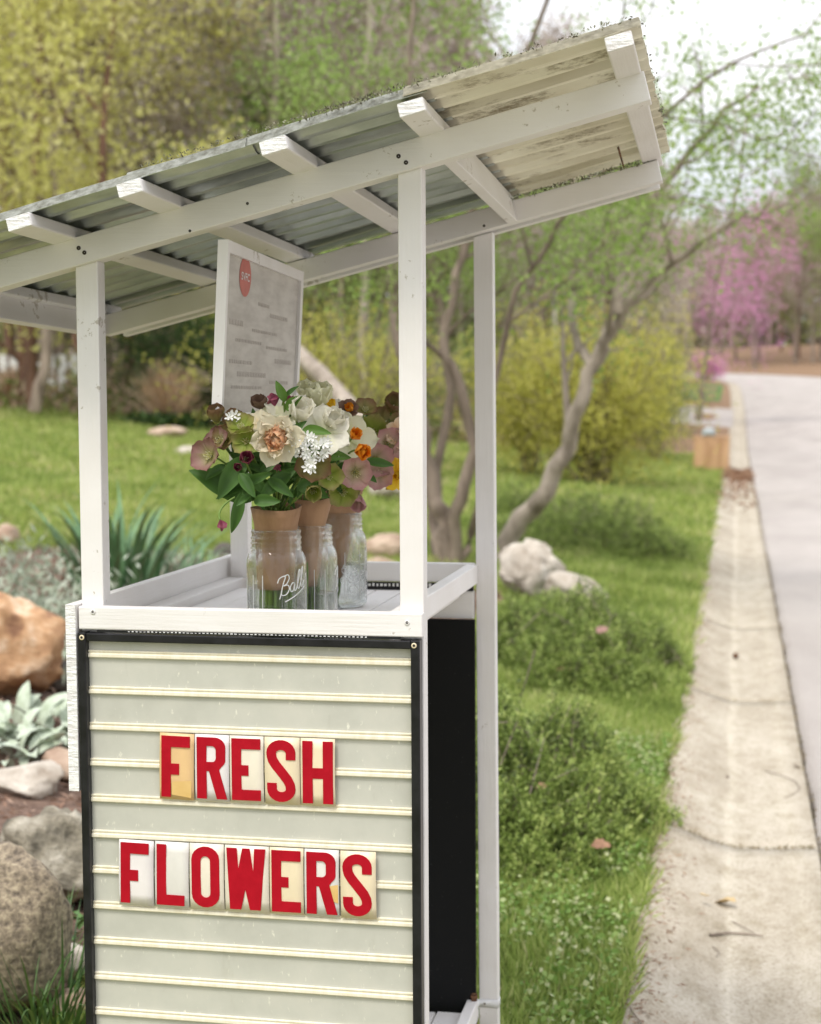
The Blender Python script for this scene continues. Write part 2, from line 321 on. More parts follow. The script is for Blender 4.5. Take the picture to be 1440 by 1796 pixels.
# ------------------------------------------------------------------ setting: ground, gutter, road
def ground_mat():
    m, N, Lk, b = new_mat('lawn_soil')
    a = noise_node(N, Lk, .7, 6, None, .6, 'Position'); f = noise_node(N, Lk, 25, 6, None, .7, 'Position')
    c1 = ramp(N, Lk, a.outputs['Fac'], [(.36, (.15, .19, .05)), (.50, (.25, .28, .08)), (.64, (.40, .36, .18))])
    c2 = ramp(N, Lk, f.outputs['Fac'], [(.3, (.55, .5, .45)), (.7, (1.15, 1.15, 1.1))])
    mx = N.new('ShaderNodeMixRGB'); mx.blend_type = 'MULTIPLY'; mx.inputs['Fac'].default_value = 1
    Lk.new(c1.outputs['Color'], mx.inputs['Color1']); Lk.new(c2.outputs['Color'], mx.inputs['Color2'])
    ge = N.new('ShaderNodeNewGeometry'); sp = N.new('ShaderNodeSeparateXYZ'); Lk.new(ge.outputs['Position'], sp.inputs[0])
    add = N.new('ShaderNodeMath'); add.operation = 'MULTIPLY_ADD'; Lk.new(a.outputs['Fac'], add.inputs[0]); add.inputs[1].default_value = 14; Lk.new(sp.outputs['Y'], add.inputs[2])
    mr = N.new('ShaderNodeMapRange'); mr.inputs['From Min'].default_value = 37; mr.inputs['From Max'].default_value = 43; Lk.new(add.outputs[0], mr.inputs['Value'])
    litter = ramp(N, Lk, f.outputs['Fac'], [(.35, (.16, .10, .06)), (.65, (.34, .23, .15))])
    m2 = N.new('ShaderNodeMixRGB'); Lk.new(mr.outputs['Result'], m2.inputs['Fac']); Lk.new(mx.outputs['Color'], m2.inputs['Color1']); Lk.new(litter.outputs['Color'], m2.inputs['Color2'])
    Lk.new(m2.outputs['Color'], b.inputs['Base Color']); b.inputs['Roughness'].default_value = 1; b.inputs['Specular IOR Level'].default_value = .1
    bump(N, Lk, f.outputs['Fac'], b, .8, .02); return m
yl = np.concatenate([np.arange(-14, 12, .25), np.arange(12, 60, 1.0), np.arange(60, 200, 4.0), [240, 320, 450, 700]])
us = np.concatenate([-np.array([400, 200, 120, 80, 60, 45]), -np.arange(36, 12, -1.5), -np.arange(12, 4, -.5), -np.arange(4, 0, -.15), [-.02]])
P = []
for y in yl:
    row = []
    for u in us: x = XG+xoff(y)+u; row.append((x, y, terrain(x, y)-.004))
    x = XG+xoff(y); b0 = -1.18+rise(y)
    row += [(x+.03, y, b0+.045), (x+.06, y, b0-.2), (x+8.5, y, b0-.2), (x+8.55, y, b0+.05)]
    for u in [10, 14, 20, 30, 50, 90, 200, 400]: row.append((x+u, y, terrain(x+u, y)))
    P.append(row)
ground = link('ground', grid_mesh('ground', P, ground_mat())); tag(ground, kind='structure')

def concrete_mat():
    m, N, Lk, b = new_mat('weathered_concrete')
    a = noise_node(N, Lk, 3.0, 6, (1, .5, 1), .6, 'Position'); f = noise_node(N, Lk, 110, 5, None, .8, 'Position'); g = noise_node(N, Lk, 14, 6, (1, .5, 1), .7, 'Position')
    gx = N.new('ShaderNodeNewGeometry'); sx_ = N.new('ShaderNodeSeparateXYZ'); Lk.new(gx.outputs['Position'], sx_.inputs[0])
    wav = N.new('ShaderNodeMath'); wav.operation = 'MULTIPLY_ADD'; Lk.new(a.outputs['Fac'], wav.inputs[0]); wav.inputs[1].default_value = .10; Lk.new(sx_.outputs['X'], wav.inputs[2])
    band = ramp(N, Lk, wav.outputs[0], [(.30, (0, 0, 0)), (.47, (0, 0, 0)), (.495, (1, 1, 1)), (.53, (.25, .25, .25)), (.66, (.12, .12, .12)), (.70, (.5, .5, .5)), (.76, (0, 0, 0))])
    c1a = ramp(N, Lk, a.outputs['Fac'], [(.32, (.36, .315, .245)), (.5, (.44, .39, .315)), (.66, (.50, .455, .375))])
    c1 = N.new('ShaderNodeMixRGB'); c1.inputs['Color2'].default_value = (.64, .59, .49, 1); bm_ = N.new('ShaderNodeMath'); bm_.operation = 'MULTIPLY'; bm_.inputs[1].default_value = .5
    Lk.new(band.outputs['Color'], bm_.inputs[0]); Lk.new(bm_.outputs[0], c1.inputs['Fac']); Lk.new(c1a.outputs['Color'], c1.inputs['Color1'])
    c2 = ramp(N, Lk, f.outputs['Fac'], [(.35, (.34, .30, .26)), (.43, (.84, .82, .78)), (.55, (1, 1, 1)), (.70, (1.14, 1.14, 1.14))]); c3 = ramp(N, Lk, g.outputs['Fac'], [(.3, (.72, .69, .62)), (.55, (1, 1, 1))])
    m1 = N.new('ShaderNodeMixRGB'); m1.blend_type = 'MULTIPLY'; m1.inputs['Fac'].default_value = 1
    m2 = N.new('ShaderNodeMixRGB'); m2.blend_type = 'MULTIPLY'; m2.inputs['Fac'].default_value = 1
    Lk.new(c1.outputs['Color'], m1.inputs['Color1']); Lk.new(c2.outputs['Color'], m1.inputs['Color2'])
    Lk.new(m1.outputs['Color'], m2.inputs['Color1']); Lk.new(c3.outputs['Color'], m2.inputs['Color2']); Lk.new(m2.outputs['Color'], b.inputs['Base Color'])
    b.inputs['Roughness'].default_value = .9; bump(N, Lk, f.outputs['Fac'], b, .5, .004); bump(N, Lk, g.outputs['Fac'], b, .3, .01); return m
CONC = concrete_mat()
gutter = empty('gutter'); tag(gutter, kind='structure')
prof = [(-.012, -.03), (-.005, .062), (.015, .072), (.06, .066), (.12, .045), (.19, .020), (.24, .006), (.29, .001), (.36, .002), (.45, .008), (.528, .014), (.534, .008), (.536, -.05)]
jy = [-3.1, -.2, 3.05, 5.7, 8.3, 10.6, 13.2, 16, 18.8, 21.6, 24.4, 27.2, 30, 33, 36, 39, 42, 45, 50, 55, 60, 70, 80, 90, 105, 120, 135, 150]
for k in range(len(jy)-1):
    y0, y1 = jy[k]+.0025, jy[k+1]-.0025; n = max(4, int((y1-y0)/.12)); n = min(n, 30); rr = np.random.RandomState(k)
    ys = np.linspace(y0, y1, n); P = []; dz = rr.uniform(-.0015, .0015); ph = rr.uniform(0, 9)
    for i, y in enumerate(ys):
        wob = .008*math.sin(y*5.1)+.006*math.sin(y*13.7+1); row = []
        sk = .02*math.sin(k*2.1)
        for j, (px_, pz) in enumerate(prof):
            yy = y + (sk*px_ + .006*math.sin(px_*40+ph) if i in (0, n-1) else 0)
            row.append((XG+px_+(wob if j < 4 else 0)+xoff(y), yy, -1.18+float(rise(y))+pz+dz))
        P.append(row)
    P = [[(a, b_, c_-.05) for a, b_, c_ in P[0]]] + P + [[(a, b_, c_-.05) for a, b_, c_ in P[-1]]]
    link('slab', grid_mesh('slab', P, CONC), gutter)
def asphalt_mat():
    m, N, Lk, b = new_mat('old_asphalt')
    a = noise_node(N, Lk, 1.2, 6, (1, .4, 1), .6, 'Position'); f = noise_node(N, Lk, 170, 4, None, .8, 'Position')
    c1 = ramp(N, Lk, a.outputs['Fac'], [(.3, (.345, .31, .285)), (.7, (.455, .415, .385))]); c2 = ramp(N, Lk, f.outputs['Fac'], [(.3, (.6, .6, .6)), (.6, (1.1, 1.1, 1.1))])
    m1 = N.new('ShaderNodeMixRGB'); m1.blend_type = 'MULTIPLY'; m1.inputs['Fac'].default_value = 1
    Lk.new(c1.outputs['Color'], m1.inputs['Color1']); Lk.new(c2.outputs['Color'], m1.inputs['Color2']); Lk.new(m1.outputs['Color'], b.inputs['Base Color'])
    b.inputs['Roughness'].default_value = .85; bump(N, Lk, f.outputs['Fac'], b, .5, .006); return m
ASPH = asphalt_mat()
P = [[(XG+xo+xoff(y)+(.006*math.sin(y*7)+.004*math.sin(y*17) if xo < .6 else 0), y, -1.18+float(rise(y))+zo) for xo, zo in [(.545, -.06), (.549, .012), (.6, .02), (2, .04), (4, .07), (7.4, .03), (7.9, .02), (8.0, -.06)]] for y in yl if y < 200]
tag(link('road', grid_mesh('road', P, ASPH)), kind='structure')
P = []
for y in np.linspace(53, 64, 12):
    P.append([(x, y, float(terrain(x, y))+.006) for x in [-30, -15, -8, -4, -1.5, .1, .3]])
tag(link('side_street', grid_mesh('side_street', P, ASPH)), kind='structure')
# dirt and moss lines in the seams
def strip_stuff(name, pts, mat, n, l, w, spread, up, rg):
    m = MB(); pts = np.asarray(pts, float); seg = rg.randint(0, len(pts)-1, n); t = rg.uniform(0, 1, n)[:, None]
    C = pts[seg]*(1-t)+pts[seg+1]*t; C[:, 0] += rg.normal(size=n)*spread; C[:, 1] += rg.normal(size=n)*spread
    m.leaves(C, l, w, rg=rg, up=up); o = m.build(name, mat); return o
MOSS = leafmat('seam_moss', [(.16, .15, .06), (.24, .19, .11), (.32, .25, .15)], .1, .9)
seam = [(XG+.541+xoff(y), y, -1.18+float(rise(y))+.006) for y in np.arange(1, 50, .4)]
o = strip_stuff('seam_moss', seam, MOSS, 5000, .014, .007, .009, .2, np.random.RandomState(3)); tag(o, 'dry moss and grit filling the seam between gutter and asphalt', 'moss', kind='stuff')
m = MB(); rg = np.random.RandomState(5)
for k in range(2, 9):
    sx = rg.uniform(0, .53, 170 if k == 2 else 30); m.leaves(np.stack([XG+sx, jy[k]+rg.normal(size=len(sx))*.005+.02*math.sin(k*2.1)*sx, np.interp(sx, [a for a, _ in prof], [b for _, b in prof])-1.178], 1), .014, .006, rg=rg, up=.1)
tag(m.build('joint_dirt', MOSS), 'dark dirt caught in the cracks across the concrete gutter', 'dirt', kind='stuff')

# ------------------------------------------------------------------ the flower stand
D = 0.744
stand = empty('flower_stand', (-.27, .37, -1.10), 'white painted wooden flower stand with a sloping corrugated roof beside the road', 'flower stand')
TH = R(13.79); dS = np.array([math.cos(TH), 0, math.sin(TH)]); nS = np.array([-math.sin(TH), 0, math.cos(TH)]); RO = np.array([-.66825, 0, .54409])
def rp(s, y, n): return RO + dS*s + nS*n + np.array([0, y, -.024*max(0, y)])
def rbox(name, s0, s1, y0, y1, n0, n1, mat, parent=stand, bev=.0015, sk=0):
    P = [rp(s0, y0, n0), rp(s1, y0, n0), rp(s1+sk, y1, n0), rp(s0+sk, y1, n0), rp(s0, y0, n1), rp(s1, y0, n1), rp(s1+sk, y1, n1), rp(s0+sk, y1, n1)]
    return hexo(name, P, mat, parent, bev)
def beam_z(X, n, y): # height of roof line at X
    s = (X-RO[0]+math.sin(TH)*n)/math.cos(TH); return float(rp(s, y, n)[2])
def post(xl_top, xl_bot, zt, y0, y1, zb, w=.0368, ext=None):
    P = []
    for z, x in ((zb, xl_bot), (zt, xl_top)):
        for (a, b_) in ((0, y0), (w, y0), (w, y1), (0, y1)):
            P.append((x+a, b_, z if z == zb else beam_z(x+a, -.0425, b_)))
    return hexo('post', P, WZ, stand, .0018)
post(-.5472, -.5492, .5, .000, .030, -1.14); post(-.0355, -.0372, .6, .000, .030, -1.14)
post(-.0425, -.0345, .6, D, D+.030, -1.14, .0375); post(-.5430, -.5385, .5, D, D+.030, -1.12, .0370)
# beams along the slope
fb = rbox('beam', -.205, 1.024, -.010, .026, -.0430, 0.0, WX); bb = rbox('beam', -.135, 1.008, D-.034, D-.003, -.0420, -.0015, WX)
rbox('beam', -.12, 1.000, D+.031, D+.052, -.0430, -.003, WX)
# purlins across the slope, rough sawn ends forward
def purlin(s0, w, ye, sk=-.006):
    o = rbox('purlin', s0, s0+w, ye, D+.06, .0008, .0215, WY, sk=sk, bev=.0025)
    e = rbox('end_grain', s0+.0012, s0+w-.0012, ye-.0018, ye+.004, .002, .0203, END, o, 0); return o
PUR = [(-.150, .037, -.17), (.094, .038, -.168), (.272, .038, -.174), (.490, .040, -.173), (.6895, .0385, -.157), (.985, .037, -.180)]
for a in PUR: purlin(*a)
rbox('cross_brace', .7085, .7275, .0275, D-.0355, -.0425, -.0005, WY); rbox('cross_brace', -.148, -.130, .0275, D-.0355, -.0425, -.0005, WY)
# corrugated sheets
def sheet(s0, s1, y0, y1, mat, lift=0, ph=0, thick=.0011, ragged=0, seed=0, tilt=0):
    rg = np.random.RandomState(seed); ys = np.arange(y0, y1+.001, .0042); ss = np.linspace(s0, s1, max(3, int((s1-s0)/.05)))
    P = []
    for i, s_ in enumerate(ss):
        row = []
        for y in ys:
            t = ((y-y0)/.0705+ph) % 1.0; tri = 1-abs(2*t-1)*1.0
            n = .0222+.0165*float(np.clip((tri-.5)*1.65+.5, 0, 1))+lift+tilt*(s_-s0)
            ss_ = s_ + (ragged*(mnoise.noise(Vector((y*30, seed, 0)))) if i in (0, len(ss)-1) else 0)
            row.append(rp(ss_, y, n+.0009*math.sin(s_*14+y*9)))
        P.append(row)
    o = link('roof_sheet', grid_mesh('roof_sheet', P, mat, False), stand); so = o.modifiers.new('thickness', 'SOLIDIFY'); so.thickness = thick; so.offset = 1
    return o
s1_ = sheet(-.19, .300, -.158, D+.10, GALV, 0, 0.1, seed=1); s2_ = sheet(.282, .467, -.163, D+.10, GALV, .0016, 0.1, seed=2)
s3_ = sheet(.425, .735, -.156, D+.10, GALV, .0040, 0.1, seed=3, tilt=0); s4_ = sheet(.7000, 1.034, -.161, D+.10, FIB, .0056, .10, .0013, .006, 4)
s4_['label'] = 'yellowed translucent corrugated sheet at the high end of the roof'
# roof debris: lichen and needles caught on the front edge
LICH = leafmat('lichen', [(.09, .09, .06), (.20, .20, .13), (.30, .30, .22), (.07, .06, .03)], .1, .9)
m = MB(); rg = np.random.RandomState(11); n = 620
sv = rg.uniform(.30, 1.03, n); sv[:260] = rg.normal(.62, .05, 260); yv = -.160+np.abs(rg.normal(size=n))*.010; C = np.array([rp(a, b_, .040+rg.uniform(0, .004)) for a, b_ in zip(sv, yv)])
m.leaves(C, .006, .0025, rg=rg, up=.3)
C = np.array([rp(a, D-.036+rg.normal()*.002, -.0005+rg.uniform(0, .006)) for a in rg.uniform(.70, .99, 380)]); m.leaves(C, .007, .003, rg=rg)
C = np.array([rp(1.034+abs(rg.normal())*.003, a, .034+rg.uniform(-.008, .006)) for a in np.concatenate([rg.uniform(-.155, D, 50), rg.normal(.45, .02, 60)])]); m.leaves(C, .005, .003, rg=rg)
tag(m.build('roof_debris', LICH, stand), 'dry lichen and plant bits caught along the roof edge', kind='stuff')
rt = MB(); rt.tube([rp(.945, D-.09, .030), rp(.945, D-.045, -.001)], [.0022, .0016], 5); rt.build('loose_twig', RUST, stand)
# rails
hexo('rail', [(-.5455, -.019, -.0330), (.0018, -.019, -.0335), (.0018, -.0004, -.0335), (-.5455, -.0004, -.0330), (-.5455, -.019, .0032), (.0018, -.019, .0032), (.0018, -.0004, .0032), (-.5455, -.0004, .0032)], WX, stand, .0022)
boxo('rail', (-.5030, D-.001, -.0375), (-.0430, D+.018, .0005), WX, stand, .002)
boxo('rail', (-.0590, .0305, -.0385), (-.0360, D-.0015, -.001), WY, stand, .002)
sb_ = boxo('side_board', (-.5665, -.0200, -.2900), (-.5488, D+.075, .0060), WY, stand, .0015)
boxo('end_grain', (-.5660, -.0215, -.2894), (-.5493, -.0185, .0055), END, sb_, 0)
boxo('cleat', (-.5470, .0320, -.0560), (-.5080, D-.002, -.0330), WY, stand)
boxo('cleat', (-.0350, .0320, -.0700), (-.0120, D-.002, -.0480), WY, stand) if False else None
boxo('apron', (-.5030, D-.002, -.1085), (-.0440, D+.016, -.0540), WX, stand)
rg = np.random.RandomState(21)
x = -.505
for k in range(8):
    w = .0525; dz = rg.uniform(-.0008, .0008)
    o = boxo('slat', (x, .001 if k % 2 else .0015, -.0600+dz), (x+w, .688+rg.uniform(-.006, .004), -.0480+dz), WY, stand, .0015); x += w+.0032
x = -.505
for k in range(8):
    o = boxo('slat', (x, .032, -.905), (x+.0525, D-.03+rg.uniform(-.006, .002), -.893), WY, stand, .0015); x += .0557
boxo('rail', (-.0585, .0305, -.912), (-.0360, D-.0015, -.872), WY, stand, .002)
boxo('rail', (-.5060, D-.0015, -.96), (-.0440, D+.018, -.909), WX, stand, .002)
boxo('back_panel', (-.538, D-.012, -.907), (-.0405, D-.0030, -.1090), BPAN, stand, .001)
boxo('rail', (-.5120, .0310, -.950), (-.0400, .0480, -.909), WX, stand, .002)
# perforated strips seen above the panels
WHT = noisy('white_plastic_and_mesh_light', (.7, .7, .7), (.8, .8, .8), 40, .5, 0)
def perf(x0, x1, y, z0, z1, n, par):
    o = boxo('perforated_strip', (x0, y, z0), (x1, y+.003, z1), BLK, par, 0); rg = np.random.RandomState(n)
    for k in range(n):
        c = x0+.05+(x1-x0-.1)*(k+.5)/n; w = (x1-x0-.1)/n*.27*rg.uniform(.7, 1.2)
        boxo('perforation_light', (c-w, y-.0008, z0+(z1-z0)*.45), (c+w, y-.0001, z0+(z1-z0)*rg.uniform(.72, .95)), WHT, o, 0)  # white blocks paint the light glimpsed through the mesh holes
perf(-.5030, -.0440, D-.004, -.0535, -.0380, 44, stand)
# screws in rails and beams
def screw(p, nrm, r=.0034, mat=SCREW, par=stand):
    o = link('screw', SCR[mat.name], par); q = Vector(nrm).to_track_quat('Z', 'Y'); 
    o.matrix_world = Matrix.Translation(Vector(p)) @ q.to_matrix().to_4x4() @ Matrix.Scale(r/.0034, 4); o.parent = None
    mw = o.matrix_world.copy(); o.parent = par; o.matrix_parent_inverse = Matrix.LocRotScale(par.location, par.rotation_euler, par.scale).inverted() if par.parent is None else Matrix()
    o.location, o.rotation_euler, o.scale = mw.to_translation(), mw.to_euler(), mw.to_scale(); return o
def screw_mesh(mat, hole):
    P = [[(r*math.cos(t), r*math.sin(t), z) for t in np.linspace(0, 2*math.pi, 16, endpoint=False)] for r, z in [(.0034, 0), (.0033, .0007), (.0018, .0009), (.0011, .0004), (.0002, -.0006)]]
    me = grid_mesh('screw', P, mat, True, True); me.materials.append(hole)
    for p in me.polygons:
        if (p.center.xy.length) < .0016: p.material_index = 1
    return me
SCR = {SCREW.name: screw_mesh(SCREW, DARK), RUST.name: screw_mesh(DARK, DARK), WX.name: screw_mesh(WX, DARK), CARD['cream'].name: screw_mesh(CARD['cream'], DARK)}
for px, py in [(163, 1073), (714, 1092)]: screw(at_y(px, py, -.0192), (0, -1, 0), .0042, WX)
for px, py in [(138, 435), (148, 443), (699, 274), (712, 285)]: screw(at_y(px, py, -.0102), (0, -1, 0), .0034, RUST)
for px, py in [(434, 357), (333, 405), (849, 396)]: screw(at_y(px, py, -.0102), (0, -1, 0), .0022, RUST)

# stake and strap holding the stand down at the rear right post
stake = empty('rebar_stake', (-.045, D-.012, -1.15), 'rusty ribbed rebar stake strapped to the rear right leg of the stand', 'stake')
m = MB(); zs = np.arange(-1.2, -.858, .004); m.tube([(-.0435, D-.014, z) for z in zs], [.0062+.0012*(i % 3 == 0) for i in range(len(zs))], 10); m.tube([(-.0435, D-.014, -.8585), (-.0435, D-.014, -.857)], [.0062, .001], 10)
m.build('bar', RUST, stake)
m = MB(); ST = []
for z in (-.889, -.873):
    ST.append([(-.0435-.008*math.cos(t), D-.014-.0085*math.sin(t), z) for t in np.linspace(0, math.pi, 9)]+[(-.034, D-.0025, z), (0.0035, D-.0022, z), (.0040, D+.02, z)])
so = link('strap', grid_mesh('strap', ST, WHT), stake); mo = so.modifiers.new('t', 'SOLIDIFY'); mo.thickness = .0016
screw((-.024, D-.004, -.881), (0, -1, 0), .0032, SCREW, stake)

# ------------------------------------------------------------------ letter board on the front
sign = empty('letter_board', (-.27, -.012, -.5), 'sage green changeable letter board in a black frame on the front of the stand', 'sign')
XL, XR, ZT, ZB, ZS, SP = -.5455, -.0015, -.0375, -1.03, -.0775, .05727
boxo('face_panel', (XL+.006, -.0100, ZB+.004), (XR-.006, -.0030, ZT-.006), SAGE, sign, 0)
def fr(a, b_): return boxo('frame_bar', a, b_, BLK, sign, .0015)
fr((XL, -.0235, ZB), (XL+.0130, -.0022, ZT)); fr((XR-.0140, -.0235, ZB), (XR, -.0022, ZT)); fr((XL+.0133, -.0225, ZT-.0135), (XR-.0143, -.0024, ZT-.0008)); fr((XL+.0133, -.0225, ZB), (XR-.0143, -.0024, ZB+.0135))
perf(XL+.03, XR-.03, -.0190, -.0368, -.0334, 60, sign)
for sx in (XL+.0070, XR-.0085): screw((sx, -.0237, ZT-.0075), (0, -1, 0), .0042, CARD['cream'], sign)
def track(z):          # profile of one slotted rail, extruded along the board
    pr = [(-.0101, z), (-.0140, z), (-.0148, z+.0012), (-.0146, z+.0052), (-.0142, z+.0060), (-.0122, z+.0068), (-.0122, z+.0088), (-.0134, z+.0094), (-.0134, z+.0110), (-.0101, z+.0118)]
    P = [[(x_, a, b_+rgk.uniform(-.0001, .0001)) for a, b_ in pr] for x_ in np.linspace(XL+.0131, XR-.0142, 12)]
    return link('track', grid_mesh('track', P, TRK, False), sign)
rgk = np.random.RandomState(4)
for k in range(0, 17):
    if ZS-k*SP > ZB+.02: track(ZS-k*SP)
# letters
def arc(cx, cy, rx, ry, a0, a1, n=10): return [(cx+rx*math.cos(R(a)), cy+ry*math.sin(R(a))) for a in np.linspace(a0, a1, n)]
def stroke(path, t):
    p = np.array(path, float); T = np.gradient(p, axis=0); T /= np.linalg.norm(T, axis=1)[:, None]; N_ = np.stack([-T[:, 1], T[:, 0]], 1)
    return [tuple(v) for v in p+N_*t/2]+[tuple(v) for v in (p-N_*t/2)[::-1]]
GL = {
 'F': (.48, [[(0, 0), (.16, 0), (.16, .37), (.30, .37), (.30, .55), (.16, .55), (.16, .82), (.48, .82), (.48, 1), (0, 1)]]),
 'E': (.48, [[(0, 0), (.48, 0), (.48, .17), (.16, .17), (.16, .40), (.28, .40), (.28, .57), (.16, .57), (.16, .83), (.48, .83), (.48, 1), (0, 1)]]),
 'L': (.48, [[(0, 0), (.47, 0), (.47, .17), (.16, .17), (.16, 1), (0, 1)]]),
 'H': (.50, [[(0, 0), (.165, 0), (.165, .40), (.335, .40), (.335, 0), (.5, 0), (.5, 1), (.335, 1), (.335, .57), (.165, .57), (.165, 1), (0, 1)]]),
 'O': (.47, [arc(.235, .215, .235, .215, 180, 360)+arc(.235, .785, .235, .215, 0, 180), arc(.235, .235, .080, .075, 0, -180)+arc(.235, .765, .080, .075, 180, 0)]),
 'R': (.50, [[(0, 0), (.163, 0), (.163, .45), (.205, .45), (.335, 0), (.505, 0), (.375, .475)]+arc(.31, .64, .17, .14, -50, 0)+arc(.30, .83, .18, .17, 0, 90)+[(0, 1)], [(.163, .60)]+arc(.255, .67, .065, .07, -90, 0)+arc(.255, .79, .065, .07, 0, 90)+[(.163, .86)]]),
 'W': (.65, [[(.05, 0), (.235, 0), (.31, .33), (.385, 0), (.56, 0), (.65, 1), (.465, 1), (.445, .62), (.385, 1), (.265, 1), (.195, .66), (.17, 1), (0, 1)]]),
 'S': (.48, [stroke([(.40, .68)]+arc(.24, .79, .16, .13, 0, 180, 12)+[(.085, .74), (.10, .68), (.15, .60), (.25, .48), (.345, .36), (.385, .28)]+arc(.24, .21, .155, .13, 0, -180, 12)+[(.085, .305)], .158)]),
}
def glyph_mesh(ch):
    cu = bpy.data.curves.new('g', 'CURVE'); cu.dimensions = '2D'; cu.fill_mode = 'BOTH'; cu.extrude = .0025
    for poly in GL[ch][1]:
        sp = cu.splines.new('POLY'); sp.points.add(len(poly)-1); sp.use_cyclic_u = True
        for p, (a, b_) in zip(sp.points, poly): p.co = (a, b_, 0, 1)
    o = bpy.data.objects.new('g', cu); COL.objects.link(o); me = bpy.data.meshes.new_from_object(o.evaluated_get(bpy.context.evaluated_depsgraph_get()))
    bpy.data.objects.remove(o); bpy.data.curves.remove(cu); me.name = 'letter'; me.materials.clear(); me.materials.append(RED); return me
GM = {c: glyph_mesh(c) for c in GL}
rg = np.random.RandomState(31)
def tile(ch, pxl, pxr, row, card, label, grp, tilt=0, gh=.0962, tape=None, gx=.0):
    z0 = ZS-row*SP+.0102; h = .1042; zc = z0+h/2
    a = at_y(pxl, 700+ (640 if row == 4 else 840), -.0165)[0]; b_ = at_y(pxr, 700+(640 if row == 4 else 840), -.0165)[0]; w = b_-a
    t = empty('letter_tile', ((a+b_)/2, -.0172, zc), label, 'letter tile', grp, (0, R(tilt), 0))
    m = MB(); n = 7                                                 # the card bows out a little between the tracks
    P = [[(-w/2+w*i/4, -.0022*math.sin(math.pi*j/(n-1))*rg.uniform(.8, 1.2), -h/2+h*j/(n-1)) for j in range(n)] for i in range(5)]
    c = link('card', grid_mesh('card', P, CARD[card], True), t, loc=(0, 0, 0)); so = c.modifiers.new('t', 'SOLIDIFY'); so.thickness = .0007; so.offset = 0
    g = link('letter', GM[ch], t, loc=(-w/2+.0032+gx, -.00245, -gh/2)); g.rotation_euler = (R(90), 0, 0)
    sx = min(gh, (w-.006)/GL[ch][0]*1.0); g.scale = (sx, gh, .35)
    if tape: 
        x0, x1, z_0, z_1 = tape; link('tape', grid_mesh('tape', [[(x0, -.0029, z_0+.004), (x0, -.0026, z_1)], [(x1, -.0029, z_0), (x1, -.0026, z_1+.003)]], TAPE), t, loc=(0, 0, 0))
    return t
G1, G2 = 'letter tiles spelling the top word', 'letter tiles spelling the bottom word'
tile('F', 281, 341, 4, 'tan', 'red letter F on a tan card, first letter of FRESH', G1, 1.0, tape=(-.008, .024, -.048, -.024))
tile('R', 343, 402.5, 4, 'white', 'red letter R on a white card, second letter of FRESH', G1, .3)
tile('E', 404, 463, 4, 'pale', 'red letter E on a pale card, third letter of FRESH', G1)
tile('S', 465, 526.5, 4, 'cream', 'red letter S on a cream card, fourth letter of FRESH', G1, -.2)
tile('H', 528, 588, 4, 'cream', 'red letter H on a cream card, last letter of FRESH', G1)
tile('F', 210, 270.5, 7, 'white', 'red letter F on a white card, first letter of FLOWERS', G2, .9)
tile('L', 273, 332, 7, 'grey', 'red letter L on a greyish card, second letter of FLOWERS', G2, .7)
tile('O', 334, 393.5, 7, 'pale', 'red letter O on a pale card, third letter of FLOWERS', G2)
tile('W', 395.5, 472.5, 7, 'pale', 'wide red letter W in the middle of FLOWERS', G2)
tile('E', 474, 533, 7, 'cream', 'red letter E on a cream card, fifth letter of FLOWERS', G2)
tile('R', 535, 595, 7, 'grey', 'red letter R with a yellowed patch, sixth letter of FLOWERS', G2, tape=(.012, .026, -.03, -.004))
tile('S', 598, 660, 7, 'cream', 'red letter S on a cream card, last letter of FLOWERS', G2, -.3)

# ------------------------------------------------------------------ sign hanging under the roof
NEAR = dep(391, 420, 2.45); vd = ray(1049, 698); hd = np.array([vd[0], vd[1], 0]); hd /= np.linalg.norm(hd)
hs = empty('hanging_sign', tuple(NEAR), 'white framed notice board with a red oval emblem hanging under the roof', 'sign'); hs.rotation_euler = (0, R(-2.3)*0, math.atan2(hd[1], hd[0]))
# local x runs away from the viewer along the board, -y faces right towards the street
PANEL = noisy('weathered_notice', (.42, .39, .355), (.55, .52, .48), 9, .5, .1, .001, (1, 1, 5), 6, (.35, .62))
OVAL = noisy('faded_red_print', (.42, .075, .05), (.52, .11, .08), 40, .5, 0)
HL, HH = .635, .275
LEAN = -.055
def hbox(nm, a, b_, mat, par=hs):
    m = MB(); m.box(a, b_); me = m.mesh(nm, mat)
    for v in me.vertices: v.co.y += LEAN*v.co.z
    return link(nm, me, par, loc=(0, 0, 0))
hbox('panel', (.012, -.003, -HH+.002), (HL-.01, .003, -.012), PANEL)
hbox('frame_bar', (0, -.0085, -HH), (.0135, .0075, 0), WZ); hbox('frame_bar', (HL-.0225, -.0085, -HH), (HL, .0075, 0), WZ); hbox('frame_bar', (.0137, -.0085, -.0185), (HL-.0227, .0075, -.0002), WX); hbox('frame_bar', (.0137, -.0085, -HH), (HL-.0227, .0075, -HH+.012), WX)
def flat_on_board(nm, me, cx, cz, sx, sz, yoff, mat, par=hs):
    me.materials.clear(); me.materials.append(mat)
    for v in me.vertices:
        x_, z_ = cx+v.co.x*sx, cz+v.co.y*sz; v.co = (x_, yoff+LEAN*z_ - v.co.z*.0004, z_)
    return link(nm, me, par, loc=(0, 0, 0))
def text_mesh(t):
    fc = bpy.data.curves.new('t', 'FONT'); fc.body = t; fc.align_x = 'CENTER'; fc.align_y = 'CENTER'; fc.offset = .012
    o = bpy.data.objects.new('t', fc); COL.objects.link(o); me = bpy.data.meshes.new_from_object(o.evaluated_get(bpy.context.evaluated_depsgraph_get()))
    bpy.data.objects.remove(o); return me
ang = np.linspace(0, 2*math.pi, 40, endpoint=False)
